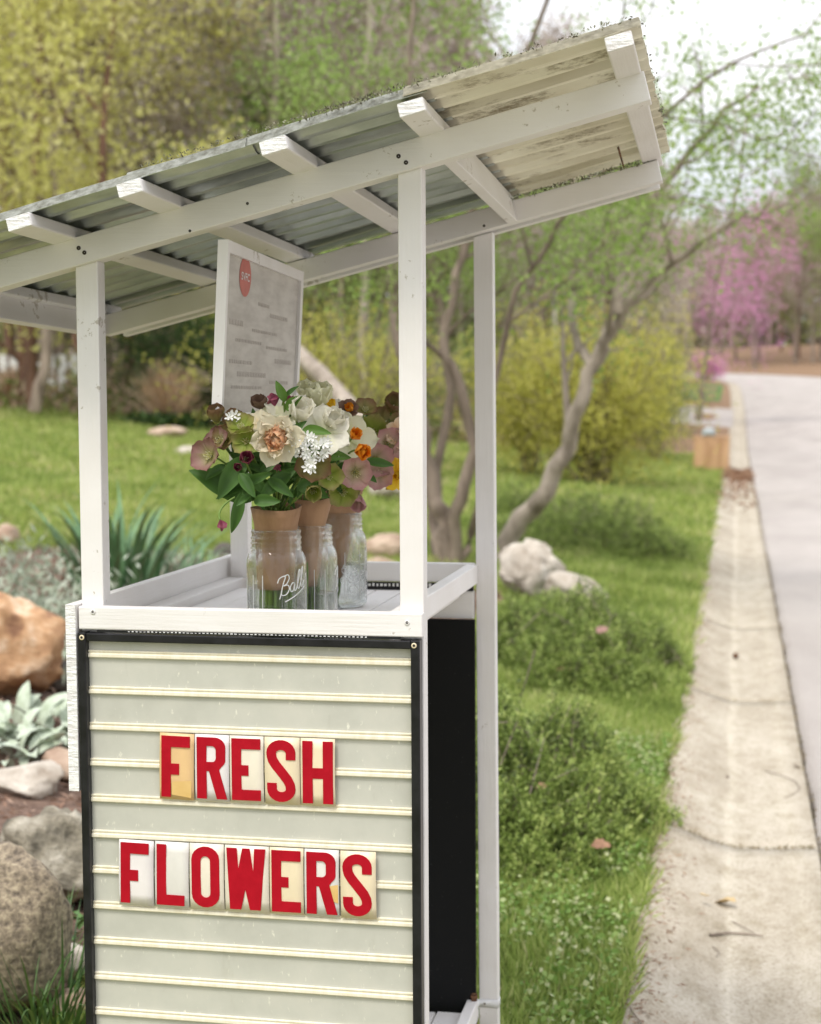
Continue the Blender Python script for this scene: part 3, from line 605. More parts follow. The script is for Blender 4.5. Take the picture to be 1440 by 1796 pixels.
ov = flat_on_board('emblem', grid_mesh('emblem', [[(r*math.cos(t), r*math.sin(t), 0) for t in ang] for r in (.01, 1)], None, False, True), .150, -.045, .043, .032, -.0036, OVAL)
flat_on_board('lettering', text_mesh('SVFC'), .150, -.046, .028, .0175, -.0042, CARD['white'], ov)
SMUD = noisy('faded_ink', (.36, .32, .29), (.42, .38, .345), 9, .6, 0)
SMUR = noisy('faded_red_ink', (.42, .22, .20), (.48, .32, .29), 9, .6, 0)
rg = np.random.RandomState(8); me_ = []
m = MB()
for i, (x0, x1, z, h) in enumerate([(.26, .34, -.085, .006), (.36, .50, -.100, .007), (.05, .14, -.125, .009), (.22, .42, -.13, .005), (.10, .30, -.150, .005), (.34, .52, -.155, .005), (.06, .22, -.185, .006), (.42, .56, -.178, .008), (.12, .34, -.205, .008), (.08, .30, -.225, .005), (.38, .55, -.215, .006)]):
    xx = x0
    while xx < x1: w = rg.uniform(.006, .022); m.box((xx, -.0036+LEAN*z, z), (xx+w, -.0033+LEAN*z, z+h)); xx += w+.005
link('faded_print', m.mesh('faded_print', SMUD), hs, loc=(0, 0, 0))['kind'] = 'stuff'

# ------------------------------------------------------------------ jars of water
def jar(cpx, d, label, full):
    P0 = dep(cpx, 900, d); zt = -.0475; top = .121; H = top-zt; k = H/.177
    j = empty('mason_jar', (P0[0], P0[1], zt), label, 'jar', 'glass jars on the stand counter')
    out = [(.002, .004), (.020, .0035), (.034, .0005), (.041, .0008), (.0458, .006), (.0472, .014), (.0466, .06), (.0470, .118), (.0462, .128), (.0435, .1365), (.0402, .1415), (.0388, .1440), (.0402, .1458), (.0402, .1478), (.0386, .1495), (.0384, .1520), (.0400, .1540), (.0400, .1556), (.0384, .1572), (.0382, .1605), (.0400, .1625), (.0400, .1641), (.0382, .1658), (.0380, .1705), (.0394, .173), (.0388, .1765), (.0365, .177)]
    inn = [(.0350, .1755), (.0346, .150), (.0352, .1425), (.0398, .1355), (.0428, .127), (.0437, .115), (.0434, .06), (.0438, .016), (.041, .0075), (.033, .0058), (.018, .0075), (.002, .009)]
    o = link('glass', lathe('glass', [(r, z*k) for r, z in out+inn], GLASS, 56), j, loc=(0, 0, 0))
    wz = full; w = [(.0005, .0093), (.018, .0078), (.033, .0061), (.0405, .0079), (.0434, .0163), (.0431, wz/k), (.030, wz/k-.0004), (.0005, wz/k-.0005)]
    link('water', lathe('water', [(r, z*k) for r, z in w], WATER, 40), j, loc=(0, 0, 0))
    return j, k, P0
EMB = glassmat('moulded_glass_relief', 1.5, (1, 1, 1)); EMB.node_tree.nodes['Principled BSDF'].inputs['Roughness'].default_value = .35; EMB.node_tree.nodes['Principled BSDF'].inputs['Transmission Weight'].default_value = .45  # milky white in the relief stands for the light moulded glass catches
def emboss(j, k, strokes, a0, scale, z0, par):
    m = MB()
    for st in strokes:
        p = np.array(st, float); t = np.linspace(0, len(p)-1, 6*len(p)); i0 = np.minimum(t.astype(int), len(p)-2)
        Q = []
        for tt in t:
            i = min(int(tt), len(p)-2); f = tt-i; a = p[max(i-1, 0)]; b_ = p[i]; c = p[i+1]; e = p[min(i+2, len(p)-1)]
            Q.append(.5*((2*b_)+(-a+c)*f+(2*a-5*b_+4*c-e)*f*f+(-a+3*b_-3*c+e)*f**3))
        Q = np.array(Q); ang = a0+Q[:, 0]*scale/.0470
        m.tube(np.stack([.0472*np.cos(ang), .0472*np.sin(ang), z0+(Q[:, 1]+.22*Q[:, 0])*scale], 1), .0009, 6)
    return link('raised_script', m.mesh('raised_script', EMB, True), par, loc=(0, 0, 0))
SCRIPT = [[(.02, .72), (.10, .92), (.30, 1.0), (.42, .95), (.30, .60), (.18, .10), (.12, -.10)], [(.34, .98), (.55, 1.02), (.62, .82), (.48, .58), (.32, .52), (.55, .50), (.62, .28), (.46, .06), (.26, .06), (.20, .16)],
          [(.92, .50), (.80, .54), (.68, .36), (.72, .14), (.84, .16), (.94, .46), (.90, .20), (.98, .12), (1.10, .32)], [(1.10, .32), (1.26, .80), (1.30, 1.06), (1.20, 1.0), (1.12, .5), (1.14, .20), (1.24, .18), (1.34, .42)], [(1.34, .42), (1.50, .88), (1.54, 1.14), (1.44, 1.06), (1.36, .55), (1.38, .24), (1.48, .22), (1.60, .45)],
          [(.40, -.30), (1.05, -.12), (1.66, .12)]]
JARS = []
for px, d, lb, f in [(484, 2.523, 'clear glass jar nearest the front rail with raised script on its side', .038), (540, 2.61, 'clear glass jar in the middle of the three bouquets', .058), (597, 2.90, 'clear glass jar at the back right, farthest from the front rail', .075)]:
    j, k, P0 = jar(px, d, lb, f); JARS.append((j, k, P0))
    toc = math.atan2(CAMP[1]-P0[1], CAMP[0]-P0[0])
    rot = {484: .06, 540: 1.15, 597: 1.75}[px]
    emboss(j, k, SCRIPT, toc+rot-.05, .031, .066, j)
    m = MB()
    for a in (rot-.55, rot-.95, rot+1.25, rot+1.6, rot+2.6, rot+3.3, rot-1.6):
        m.tube([(.0466*math.cos(toc+a), .0466*math.sin(toc+a), z) for z in np.linspace(.018, .100, 5)], .0007, 5)
    if px == 597:
        r5 = np.random.RandomState(2)
        for _ in range(34):
            a = toc+r5.uniform(-.2, 2.6); z = r5.uniform(.03, .105); e = r5.uniform(0, 6.28, 1)[0]; rr_ = r5.uniform(.003, .008)
            m.tube([(.0467*math.cos(a+rr_/.047*math.cos(e+t)), .0467*math.sin(a+rr_/.047*math.cos(e+t)), z+rr_*math.sin(e+t)) for t in np.linspace(0, 4.5, 9)], .0007, 4)
    link('raised_rib', m.mesh('raised_rib', EMB, True), j, loc=(0, 0, 0))['kind'] = 'stuff'

# ------------------------------------------------------------------ bouquets
PM = dict(
 mauve=petalmat('petal_mauve', (.34, .38, .12), (.36, .24, .19), (.20, .05, .07), tip=(.30, .16, .14)),
 pinkm=petalmat('petal_dusty_pink', (.46, .46, .24), (.56, .38, .33), (.42, .16, .18), tip=(.50, .28, .28)),
 plum=petalmat('petal_plum', (.16, .03, .05), (.17, .03, .06), tip=(.24, .06, .09)),
 bud=petalmat('petal_bud', (.20, .05, .07), (.22, .035, .075), tip=(.30, .08, .12)),
 green=petalmat('petal_lime', (.22, .30, .04), (.26, .30, .055), tip=(.30, .27, .10)),
 olive=petalmat('petal_olive', (.22, .24, .06), (.26, .22, .08), (.16, .08, .04), tip=(.22, .13, .07)),
 brown=petalmat('petal_brown', (.12, .08, .05), (.17, .10, .07), tip=(.22, .14, .10)),
 white=petalmat('petal_white', (.66, .68, .42), (.82, .80, .70), trans=.4),
 ivory=petalmat('petal_ivory', (.60, .62, .34), (.78, .77, .58), trans=.4),
 peachy=petalmat('petal_apricot', (.90, .50, .24), (.92, .60, .36), tip=(.95, .66, .44), trans=.6),
 peach=petalmat('petal_peach', (.88, .54, .30), (.90, .64, .42), tip=(.92, .74, .56), trans=.5),
 cream=petalmat('petal_cream', (.86, .74, .48), (.90, .83, .66), trans=.5),
 orange=petalmat('petal_orange', (.85, .26, .01), (.88, .30, .012), tip=(.90, .38, .03), trans=.4),
 yellow=petalmat('petal_yellow', (.80, .50, .02), (.84, .58, .04), trans=.4),
 star=petalmat('petal_star', (.80, .82, .74), (.88, .88, .87), trans=.25))
STEM = leafmat('stem_green', [(.13, .22, .04), (.18, .28, .06)], .1, .45)
LEAFD = petalmat('bouquet_leaf', (.050, .115, .022), (.058, .135, .026), trans=.3, tip=(.075, .16, .035))
LEAFL = petalmat('bouquet_leaf_light', (.09, .18, .03), (.10, .20, .035), trans=.3)
STAM = leafmat('stamens', [(.55, .55, .15), (.75, .72, .40), (.80, .78, .6)], .2, .6)
def petal_mesh(nm, mat, Lp=1.0, Wp=.5, curl=.4, cup=.3, ruffle=0, point=.5, seed=0, base=.12):
    """petal along +x, its inner face up (+z); unit length"""
    rg_ = np.random.RandomState(seed); nu, nv = 9, 7; P = []; U = []
    for i in range(nu):
        u = i/(nu-1); w = Wp*(max(.14, (u/.6)**.6) if u < .6 else max(.03, math.sqrt(max(0, 1-((u-.6)/.405)**2)))**(1+point*.5))
        row = []
        for j in range(nv):
            v = j/(nv-1)*2-1; x_ = Lp*u*(1-.06*v*v*u); y_ = w*v*.5
            z_ = curl*(u**2)*.5+cup*(v*v)*w*.5 + ruffle*(mnoise.noise(Vector((u*4+seed*3.1, v*3.5, seed*1.7)))+.5*math.sin(v*9+seed)*u)*u
            row.append((x_, y_, z_)); U.append(u)
        P.append(row)
    return grid_mesh(nm, P, mat, True, uu=U)
PC = {}
def petal(matk, **kw):
    key = (matk, tuple(sorted(kw.items())))
    if key not in PC: PC[key] = petal_mesh('petal', PM.get(matk) or matk, **kw)
    return PC[key]
def basis(z, roll=0):
    z = Vector(z).normalized(); x_ = z.orthogonal().normalized(); x_ = Matrix.Rotation(roll, 3, z) @ x_; y_ = z.cross(x_)
    return Matrix((x_, y_, z)).transposed()
def camdir(px, py): # towards the camera
    return -Vector(ray(px, py)).normalized()
def put(name, me, parent, loc, rot3, sc):
    o = bpy.data.objects.new(name, me); COL.objects.link(o); o.parent = parent
    o.matrix_local = Matrix.Translation(loc) @ rot3.to_4x4() @ Matrix.Scale(sc, 4); return o
frg = np.random.RandomState(55)
def centre_mesh(kind):
    m = MB(); r_ = np.random.RandomState(3)
    if kind == 'stamens':
        for _ in range(26):
            a, t = r_.uniform(0, 6.28), r_.uniform(.05, .30); h_ = r_.uniform(.18, .34); m.tube([(t*.3*math.cos(a), t*.3*math.sin(a), 0), (t*math.cos(a), t*math.sin(a), h_)], [.008, .014], 4, r_.uniform(0, 1))
            m.tube([(t*math.cos(a), t*math.sin(a), h_-.01), (t*math.cos(a)*1.05, t*math.sin(a)*1.05, h_+.045)], [.024, .018], 4, r_.uniform(.3, 1))
        for _ in range(10):
            a = _*.628; m.tube([(.08*math.cos(a), .08*math.sin(a), .0), (.17*math.cos(a), .17*math.sin(a), .10)], [.03, .045], 5, .1)
        return m.mesh('centre', STAM, True)
CEN = centre_mesh('stamens')
def flower(bq, kind, px, py, d, rpx, tilt=(0, 0), roll=None, n=None, stem=None):
    """a flower centred at a photo pixel, d metres deep; tilt turns its face right / up from the viewer"""
    P0 = Vector(dep(px, py, d)); r = rpx*(1.12 if kind[1] != 'star' else 1.0)*d/FPX; ax = camdir(px, py)
    right = Vector(_r2); up = Vector(_u2); ax = (ax + right*tilt[0] + up*tilt[1]).normalized(); roll = frg.uniform(0, 6.28) if roll is None else roll
    B = basis(ax, roll); inv = bq.matrix_world.inverted()
    head = bpy.data.objects.new('flower', None)
    spec = dict(
      hellebore=(5, dict(Wp=.98, curl=.45, cup=.38, point=.35, ruffle=.05), .30, True), hellcup=(5, dict(Wp=1.0, curl=.9, cup=.5, point=.3), .75, True), bud=(5, dict(Wp=.95, curl=1.0, cup=.7, point=.5), 1.15, False),
      daff=(6, dict(Wp=.80, curl=.25, cup=.30, point=.4, ruffle=.10), .12, False), tulip=(6, dict(Wp=1.0, curl=.8, cup=.45, point=.25, ruffle=.06), .85, False), star=(6, dict(Wp=.42, curl=.25, cup=.3, point=.7), .25, False))
    mk, shape = kind; n0, kw, elev, cen = spec[shape]; n0 = n or n0
    core = bpy.data.objects.new('flower', CEN if cen else CUP[0]); COL.objects.link(core); core.parent = bq
    core.matrix_local = inv @ (Matrix.Translation(P0) @ B.to_4x4() @ Matrix.Scale(r, 4))
    if not cen: core.data = RECEP
    for k in range(n0):
        lay = k % 2 if n0 > 5 else 0; a = k*2*math.pi/n0+frg.uniform(-.09, .09); e = elev+frg.uniform(-.12, .12)+lay*.12
        me = petal(mk, seed=int(k % 4), **kw)
        rot = Matrix.Rotation(a, 3, 'Z') @ Matrix.Rotation(-e, 3, 'Y'); put('petal', me, core, (Matrix.Rotation(a, 3, 'Z') @ Vector((.06, 0, .01*k))), rot, 1.0*frg.uniform(.93, 1.07))
    if stem is not None:
        m = MB(); S_ = Vector(stem); mid = (P0-ax*r*1.6); a = np.array(P0-ax*r*.05); b_ = np.array(mid); c = np.array(S_)
        t = np.linspace(0, 1, 12)[:, None]; pts = (1-t)**2*a+2*t*(1-t)*b_+t**2*c; m.tube(pts, .0016, 6); so_ = m.build('stem', STEM, bq, True)
    return core
m = MB(); m.tube([(0, 0, -.12), (0, 0, .02)], [.07, .10], 6); RECEP = m.mesh('receptacle', STEM, True); CUP = [RECEP]
def ruffled(core, mk, n, elev0, sc0, seed=1, **kw):   # inner petals of a double flower or a corona
    kw = dict(dict(Wp=.8, curl=.5, cup=.4, ruffle=.22, point=.1), **kw)
    for k in range(n):
        a = k*2.4; e = elev0+frg.uniform(-.15, .25)+.35*k/n; rot = Matrix.Rotation(a, 3, 'Z') @ Matrix.Rotation(-e, 3, 'Y') @ Matrix.Rotation(frg.uniform(-.3, .3), 3, 'X')
        put('petal', petal(mk, seed=10+k % 5, **kw), core, Matrix.Rotation(a, 3, 'Z') @ Vector((.05, 0, .05+.02*k/n)), rot, sc0*frg.uniform(.8, 1.1))
LM = {}
def leaf_mesh(seed, mat, W=.34, fold=.5, curl=-.35):
    rg_ = np.random.RandomState(seed); P = []; U = []; bend = rg_.uniform(-.15, .15); tw = rg_.uniform(-.5, .5)
    for i in range(13):
        u = i/12; w = W*math.sin(math.pi*(u**.85))**.8*.5+.008; row = []
        for j in range(5):
            v = j/4*2-1; z_ = abs(v)*w*fold+curl*u*u*.6+.012*math.sin(u*16+seed)*abs(v); x_ = u; y_ = v*w+bend*u*u
            row.append((x_, y_*math.cos(tw*u)-z_*math.sin(tw*u)*.3, z_+y_*math.sin(tw*u)*.5)); U.append(abs(v))
        P.append(row)
    return grid_mesh('leaf', P, mat, True, uu=U)
for i in range(6): LM[('d', i)] = leaf_mesh(i, LEAFD, W=[.30, .36, .28, .40, .33, .45][i]); LM[('l', i)] = leaf_mesh(i+9, LEAFL, W=[.34, .42, .3, .38, .5, .45][i])
def leaf(bq, base, tip, d, kind='d', i=0, dd=0.0, face=(0, .3)):
    """leaf from one photo pixel to another, about d metres deep"""
    A = Vector(dep(base[0], base[1], d)); B_ = Vector(dep(tip[0], tip[1], d-dd)); L = (B_-A).length; x_ = (B_-A).normalized()
    n = camdir(*base)+Vector(_r2)*face[0]+Vector(_u2)*face[1]; z_ = (n-x_*n.dot(x_)).normalized(); y_ = z_.cross(x_)
    rot = Matrix((x_, y_, z_)).transposed(); inv = bq.matrix_world.inverted()
    o = bpy.data.objects.new('leaf', LM[(kind, i)]); COL.objects.link(o); o.parent = bq
    o.matrix_local = inv @ (Matrix.Translation(A) @ rot.to_4x4() @ Matrix.Scale(L, 4)); return o
def wrap(bq, P0, ztop, zbot, r0, r1, notch, rot=0, skew=(0, 0)):
    P = []
    for i in range(10):
        t = i/9; row = []
        for a in np.linspace(0, 2*math.pi*1.04, 44):
            r = r0+(r1-r0)*t**.8 + .006*max(0, ((zbot+(ztop-zbot)*t)-.124)/.035); e = notch*math.sin(a*1+rot)*.5+notch*.25*math.sin(2*a+rot*2); r *= 1+.03*math.sin(3*a+rot)*t+.035*mnoise.noise(Vector((math.cos(a)*3.5+rot*5, math.sin(a)*3.5, t*1.3)))-.002*(a > 6.2)
            row.append((P0[0]+r*math.cos(a+rot)+skew[0]*(1-t), P0[1]+r*math.sin(a+rot)+skew[1]*(1-t), zbot+(ztop-zbot)*t+e*t))
        P.append(row)
    o = link('paper_wrap', grid_mesh('paper_wrap', P, KRAFT), bq); so = o.modifiers.new('t', 'SOLIDIFY'); so.thickness = .0004; return o
def bouquet(idx, label, ztop, zbot, r0, r1, notch, rot, skew):
    j, k, P0 = JARS[idx]; b_ = empty('bouquet', (P0[0], P0[1], zbot), label, 'bouquet'); bpy.context.view_layer.update()
    wrap(b_, P0, ztop, zbot, r0, r1, notch, rot, skew); m = MB(); rg_ = np.random.RandomState(idx)
    for _ in range(26):                                            # stems standing in the jar
        a, q_ = rg_.uniform(0, 6.28), math.sqrt(rg_.uniform(0, 1)); c = np.array([P0[0]+skew[0], P0[1]+skew[1]])
        lo = (c[0]+q_*(r0+.002)*math.cos(a), c[1]+q_*(r0+.002)*math.sin(a), -.0475+.010+rg_.uniform(0, .012)); hi = (P0[0]+q_*(r1*.7)*math.cos(a), P0[1]+q_*r1*.7*math.sin(a), ztop)
        m.tube([lo, ((lo[0]+hi[0])/2, (lo[1]+hi[1])/2, (lo[2]+hi[2])/2), hi], rg_.uniform(.0016, .0030), 7, rg_.uniform(0, 1))
    s_ = m.build('stems', STEM, b_, True); s_['kind'] = 'stuff'
    return b_, (P0[0], P0[1], ztop-.02)
# front bouquet
b1, s1 = bouquet(0, 'bouquet with a peach double daffodil and white starry blooms in the front jar', .156, .028, .0275, .0345, .006, .4, (-.002, 0))
L1 = [((440, 880), (338, 822), 2.47, 'd', 1, .03), ((448, 872), (345, 818), 2.49, 'd', 2, 0), ((430, 850), (380, 870), 2.46, 'd', 0, .02), ((432, 800), (380, 870), 2.45, 'd', 3, .02), ((420, 830), (445, 868), 2.42, 'd', 3, .02),
      ((445, 880), (487, 874), 2.42, 'd', 5, .02), ((425, 862), (408, 936), 2.43, 'd', 2, .0), ((440, 868), (414, 880), 2.43, 'd', 4, .02), ((470, 840), (512, 866), 2.43, 'd', 1, .02), ((510, 830), (455, 868), 2.44, 'd', 3, .02),
      ((455, 830), (500, 800), 2.46, 'd', 4, 0), ((440, 820), (400, 790), 2.46, 'd', 1, 0), ((425, 800), (402, 745), 2.47, 'd', 2, 0), ((450, 770), (445, 715), 2.5, 'd', 0, 0), ((520, 860), (560, 830), 2.45, 'd', 4, 0), ((520, 850), (575, 865), 2.47, 'd', 5, .02),
      ((500, 705), (487, 668), 2.46, 'l', 1, .01), ((500, 695), (521, 676), 2.46, 'd', 2, .01), ((501, 718), (526, 698), 2.45, 'l', 4, .02), ((510, 760), (535, 738), 2.44, 'd', 1, .01), ((530, 755), (576, 750), 2.43, 'l', 0, .02), ((400, 780), (372, 750), 2.48, 'd', 2, 0),
      ((560, 800), (602, 790), 2.47, 'l', 2, 0), ((430, 850), (470, 830), 2.43, 'd', 0, .03), ((468, 866), (430, 828), 2.44, 'd', 1, .01), ((440, 845), (408, 826), 2.45, 'd', 5, .01), ((480, 850), (520, 820), 2.46, 'd', 3, 0), ((550, 850), (585, 800), 2.5, 'd', 4, 0), ((395, 815), (362, 838), 2.46, 'd', 1, .02)]
for a, b_, d, kd, i, dd in L1: leaf(b1, a, b_, d, kd, i, dd)
rg = np.random.RandomState(77)
for _ in range(60):                                                # inner filling foliage
    a = (rg.uniform(415, 560), rg.uniform(785, 868)); an = rg.uniform(0, 6.28); L = rg.uniform(35, 62); leaf(b1, a, (a[0]+L*math.cos(an), a[1]+L*math.sin(an)*.7), rg.uniform(2.47, 2.53), 'd', rg.randint(6), rg.uniform(-.01, .02))
flower(b1, ('mauve', 'hellebore'), 370, 800, 2.44, 31, (-.75, .15), 1.2, stem=s1); flower(b1, ('olive', 'hellcup'), 381, 742, 2.47, 28, (-.3, 1.6), stem=s1)
flower(b1, ('plum', 'hellcup'), 431, 806, 2.41, 21, (.1, .15), stem=s1); flower(b1, ('green', 'hellebore'), 424, 752, 2.45, 26, (-.2, .9), stem=s1); flower(b1, ('green', 'hellebore'), 432, 775, 2.44, 24, (-.2, .2), stem=s1)
flower(b1, ('olive', 'hellebore'), 412, 738, 2.48, 20, (-.4, .6), stem=s1)
c = flower(b1, ('cream', 'daff'), 489, 770, 2.41, 44, (-.25, .05), .35, stem=s1); ruffled(c, 'peachy', 24, .55, .62, Wp=.7, ruffle=.38, curl=.7); ruffled(c, 'cream', 11, .22, .86, Wp=.6, ruffle=.30); ruffled(c, 'peach', 9, .9, .5, ruffle=.4)
flower(b1, ('white', 'tulip'), 522, 738, 2.46, 40, (.25, .9), stem=s1); flower(b1, ('white', 'daff'), 508, 730, 2.49, 42, (0, .8), stem=s1)
flower(b1, ('ivory', 'tulip'), 556, 712, 2.52, 40, (.35, 1.2), stem=s1); flower(b1, ('white', 'daff'), 566, 760, 2.46, 46, (.25, .45), .9, stem=s1)
flower(b1, ('bud', 'bud'), 489, 697, 2.46, 21, (-.8, -.3), stem=s1); flower(b1, ('bud', 'bud'), 503, 697, 2.48, 17, (.6, -.4), stem=s1); flower(b1, ('brown', 'hellcup'), 462, 718, 2.50, 24, (-.5, 1.1), stem=s1)
flower(b1, ('bud', 'bud'), 386, 912, 2.42, 17, (.4, -1.1), stem=dep(412, 872, 2.44)); flower(b1, ('olive', 'hellebore'), 547, 815, 2.43, 34, (.15, .0), stem=s1)
flower(b1, ('green', 'hellcup'), 548, 858, 2.44, 26, (.1, -.3), stem=s1); flower(b1, ('ivory', 'daff'), 480, 745, 2.48, 34, (-.3, .7), stem=s1); flower(b1, ('bud', 'bud'), 487, 815, 2.44, 14, (.0, -.5), stem=s1)
for kk, px_, py_, d_, r_, tl_ in [(('ivory', 'tulip'), 536, 700, 2.53, 30, (.0, 1.0)), (('white', 'tulip'), 575, 745, 2.48, 36, (.4, .5)), (('olive', 'hellebore'), 398, 770, 2.46, 24, (-.5, .4)), (('green', 'hellebore'), 575, 835, 2.46, 25, (.3, -.1)), (('mauve', 'hellebore'), 385, 775, 2.46, 24, (-.6, .5)), (('plum', 'hellcup'), 420, 820, 2.44, 14, (-.2, .1)), (('cream', 'daff'), 455, 745, 2.47, 24, (-.5, .7))]:
    flower(b1, kk, px_, py_, d_, r_, tl_, stem=s1)
def umbel(bq, px, py, d, rpx, n, rg_):
    P0 = dep(px, py, d)
    for k in range(n):
        a, q_ = rg_.uniform(0, 6.28), math.sqrt(rg_.uniform(0, 1)); flower(bq, ('star', 'star'), px+rpx*q_*math.cos(a), py+rpx*q_*math.sin(a)*1.05, d-.012*(1-q_*q_), rg_.uniform(8.5, 11.5), (rg_.uniform(-.5, .5), rg_.uniform(-.4, .5)), stem=P0+np.array([0, .02, -.01]))
rg = np.random.RandomState(12)
umbel(b1, 552, 783, 2.40, 25, 22, rg); umbel(b1, 545, 815, 2.395, 11, 5, rg); umbel(b1, 519, 785, 2.41, 12, 7, rg); umbel(b1, 405, 735, 2.46, 12, 5, rg)
# middle bouquet
b2, s2 = bouquet(1, 'bouquet with an orange cupped daffodil and lime hellebores in the middle jar', .170, .022, .021, .034, .012, 2.4, (-.006, 0))
for a, b_, d, kd, i, dd in [((560, 860), (598, 832), 2.6, 'd', 3, .02), ((570, 830), (600, 870), 2.58, 'd', 2, .02), ((590, 835), (575, 795), 2.58, 'd', 4, 0), ((600, 830), (588, 790), 2.6, 'd', 1, 0), ((556, 800), (612, 792), 2.55, 'l', 0, .02), ((585, 840), (598, 868), 2.55, 'd', 4, 0)]: leaf(b2, a, b_, d, kd, i, dd)
for _ in range(24):
    a = (rg.uniform(550, 640), rg.uniform(800, 860)); an = rg.uniform(0, 6.28); L = rg.uniform(35, 60); leaf(b2, a, (a[0]+L*math.cos(an), a[1]+L*math.sin(an)*.7), rg.uniform(2.6, 2.68), 'd', rg.randint(6), 0)
c = flower(b2, ('ivory', 'daff'), 610, 770, 2.57, 44, (.75, .15), .2, stem=s2)
c2 = flower(b2, ('orange', 'tulip'), 626, 790, 2.54, 27, (.55, -.1), .7, n=5, stem=s2); ruffled(c2, 'orange', 8, .8, .85)
c2 = flower(b2, ('orange', 'hellcup'), 618, 768, 2.55, 20, (.5, .5), stem=s2); ruffled(c2, 'orange', 5, .7, .8)
c = flower(b2, ('brown', 'hellebore'), 610, 722, 2.62, 20, (.2, .9), stem=s2); ruffled(c, 'orange', 6, .8, .75)
flower(b2, ('yellow', 'hellcup'), 583, 714, 2.60, 14, (-.2, .7), stem=s2); flower(b2, ('white', 'daff'), 595, 728, 2.63, 26, (0, .9), stem=s2); flower(b2, ('green', 'hellebore'), 600, 862, 2.56, 27, (.2, -.25), stem=s2)
flower(b2, ('white', 'tulip'), 584, 752, 2.58, 34, (.4, .7), stem=s2); flower(b2, ('pinkm', 'hellebore'), 622, 828, 2.55, 31, (.3, -.2), stem=s2); flower(b2, ('olive', 'hellebore'), 640, 722, 2.66, 22, (.2, .9), stem=s2)
# rear bouquet
b3, s3 = bouquet(2, 'bouquet of dusty pink and green hellebores in the rear jar', .175, .000, .020, .040, .014, 1.0, (-.018, 0))
for a, b_, d, kd, i, dd in [((640, 840), (675, 845), 2.85, 'd', 3, .02), ((645, 735), (660, 722), 2.9, 'd', 3, 0), ((640, 730), (672, 716), 2.9, 'd', 5, 0)]: leaf(b3, a, b_, d, kd, i, dd)
for _ in range(30):
    a = (rg.uniform(600, 690), rg.uniform(745, 845)); an = rg.uniform(0, 6.28); L = rg.uniform(30, 55); leaf(b3, a, (a[0]+L*math.cos(an), a[1]+L*math.sin(an)*.7), rg.uniform(2.9, 2.98), 'd', rg.randint(6), 0)
for kind, px, py, d, r, tl in [(('green', 'hellebore'), 652, 762, 2.86, 36, (.0, .2)), (('olive', 'hellebore'), 670, 750, 2.90, 34, (.5, .5)), (('olive', 'hellcup'), 687, 722, 2.9, 30, (.3, .9)), (('pinkm', 'hellebore'), 657, 806, 2.80, 34, (.2, -.1)), (('pinkm', 'hellebore'), 680, 780, 2.83, 32, (.3, .2)),
                              (('pinkm', 'hellebore'), 664, 828, 2.80, 27, (.0, -.5)), (('pinkm', 'hellcup'), 629, 868, 2.80, 25, (-.1, -.9)), (('pinkm', 'hellebore'), 700, 800, 2.84, 30, (.5, 0)), (('mauve', 'hellebore'), 636, 815, 2.82, 28, (-.2, -.2)), (('mauve', 'hellebore'), 715, 770, 2.88, 28, (.8, .1))]:
    flower(b3, kind, px, py, d, r, tl, stem=s3)
c = flower(b3, ('yellow', 'daff'), 695, 832, 2.82, 30, (.3, -.1), stem=s3); ruffled(c, 'yellow', 7, .8, .6)
c = flower(b3, ('peach', 'daff'), 700, 762, 2.84, 28, (.4, .3), stem=s3); ruffled(c, 'peach', 8, .8, .6)

# ------------------------------------------------------------------ vegetation
LG_FRESH = leafmat('leaf_fresh_green', [(.15, .23, .05), (.23, .34, .075), (.32, .44, .12), (.42, .52, .20)], .45)
LG_YEL = leafmat('leaf_spring_yellow', [(.44, .44, .12), (.58, .57, .18), (.70, .67, .28), (.78, .74, .40)], .55)
LG_DARK = leafmat('leaf_dark_evergreen', [(.02, .045, .012), (.04, .08, .018), (.07, .13, .03)], .2)
LG_MID = leafmat('leaf_mid_green', [(.16, .18, .08), (.24, .28, .10), (.34, .38, .15)], .4)
LG_TWIG = leafmat('bare_twigs', [(.22, .17, .14), (.36, .29, .24), (.48, .41, .36), (.56, .50, .46), (.42, .42, .20)], .15, .9)
LG_PINK = leafmat('redbud_blossom', [(.52, .20, .36), (.66, .26, .50), (.74, .38, .60), (.46, .34, .32)], .4)
LG_FORS = leafmat('shrub_yellow_green', [(.26, .26, .06), (.42, .42, .08), (.58, .56, .13), (.64, .58, .20)], .45)
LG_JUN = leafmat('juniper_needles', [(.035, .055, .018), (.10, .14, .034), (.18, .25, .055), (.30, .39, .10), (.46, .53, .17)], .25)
LG_GRASS = leafmat('grass_blades', [(.14, .20, .045), (.23, .31, .07), (.34, .43, .11), (.47, .53, .18), (.62, .56, .32)], .45, .55)
LG_CLOV = leafmat('clover_leaves', [(.13, .22, .045), (.22, .36, .08), (.34, .46, .14), (.62, .62, .38)], .4)
LG_SILV = leafmat('silvery_leaves', [(.26, .31, .22), (.38, .43, .33), (.48, .52, .43)], .2, .8)
LG_TAN = leafmat('dry_grass', [(.52, .36, .22), (.66, .48, .32), (.76, .60, .44), (.62, .48, .40)], .45, .9)
LG_BLUE = leafmat('daffodil_foliage', [(.05, .12, .06), (.09, .18, .09), (.14, .25, .13)], .25, .4)
LG_BROWN = leafmat('dead_leaves', [(.14, .07, .045), (.24, .13, .08), (.34, .20, .13), (.40, .30, .20)], .2, .9)
LG_MULCH = leafmat('mulch_chips', [(.10, .06, .04), (.22, .13, .09), (.34, .22, .16), (.42, .32, .25)], .05, .95)

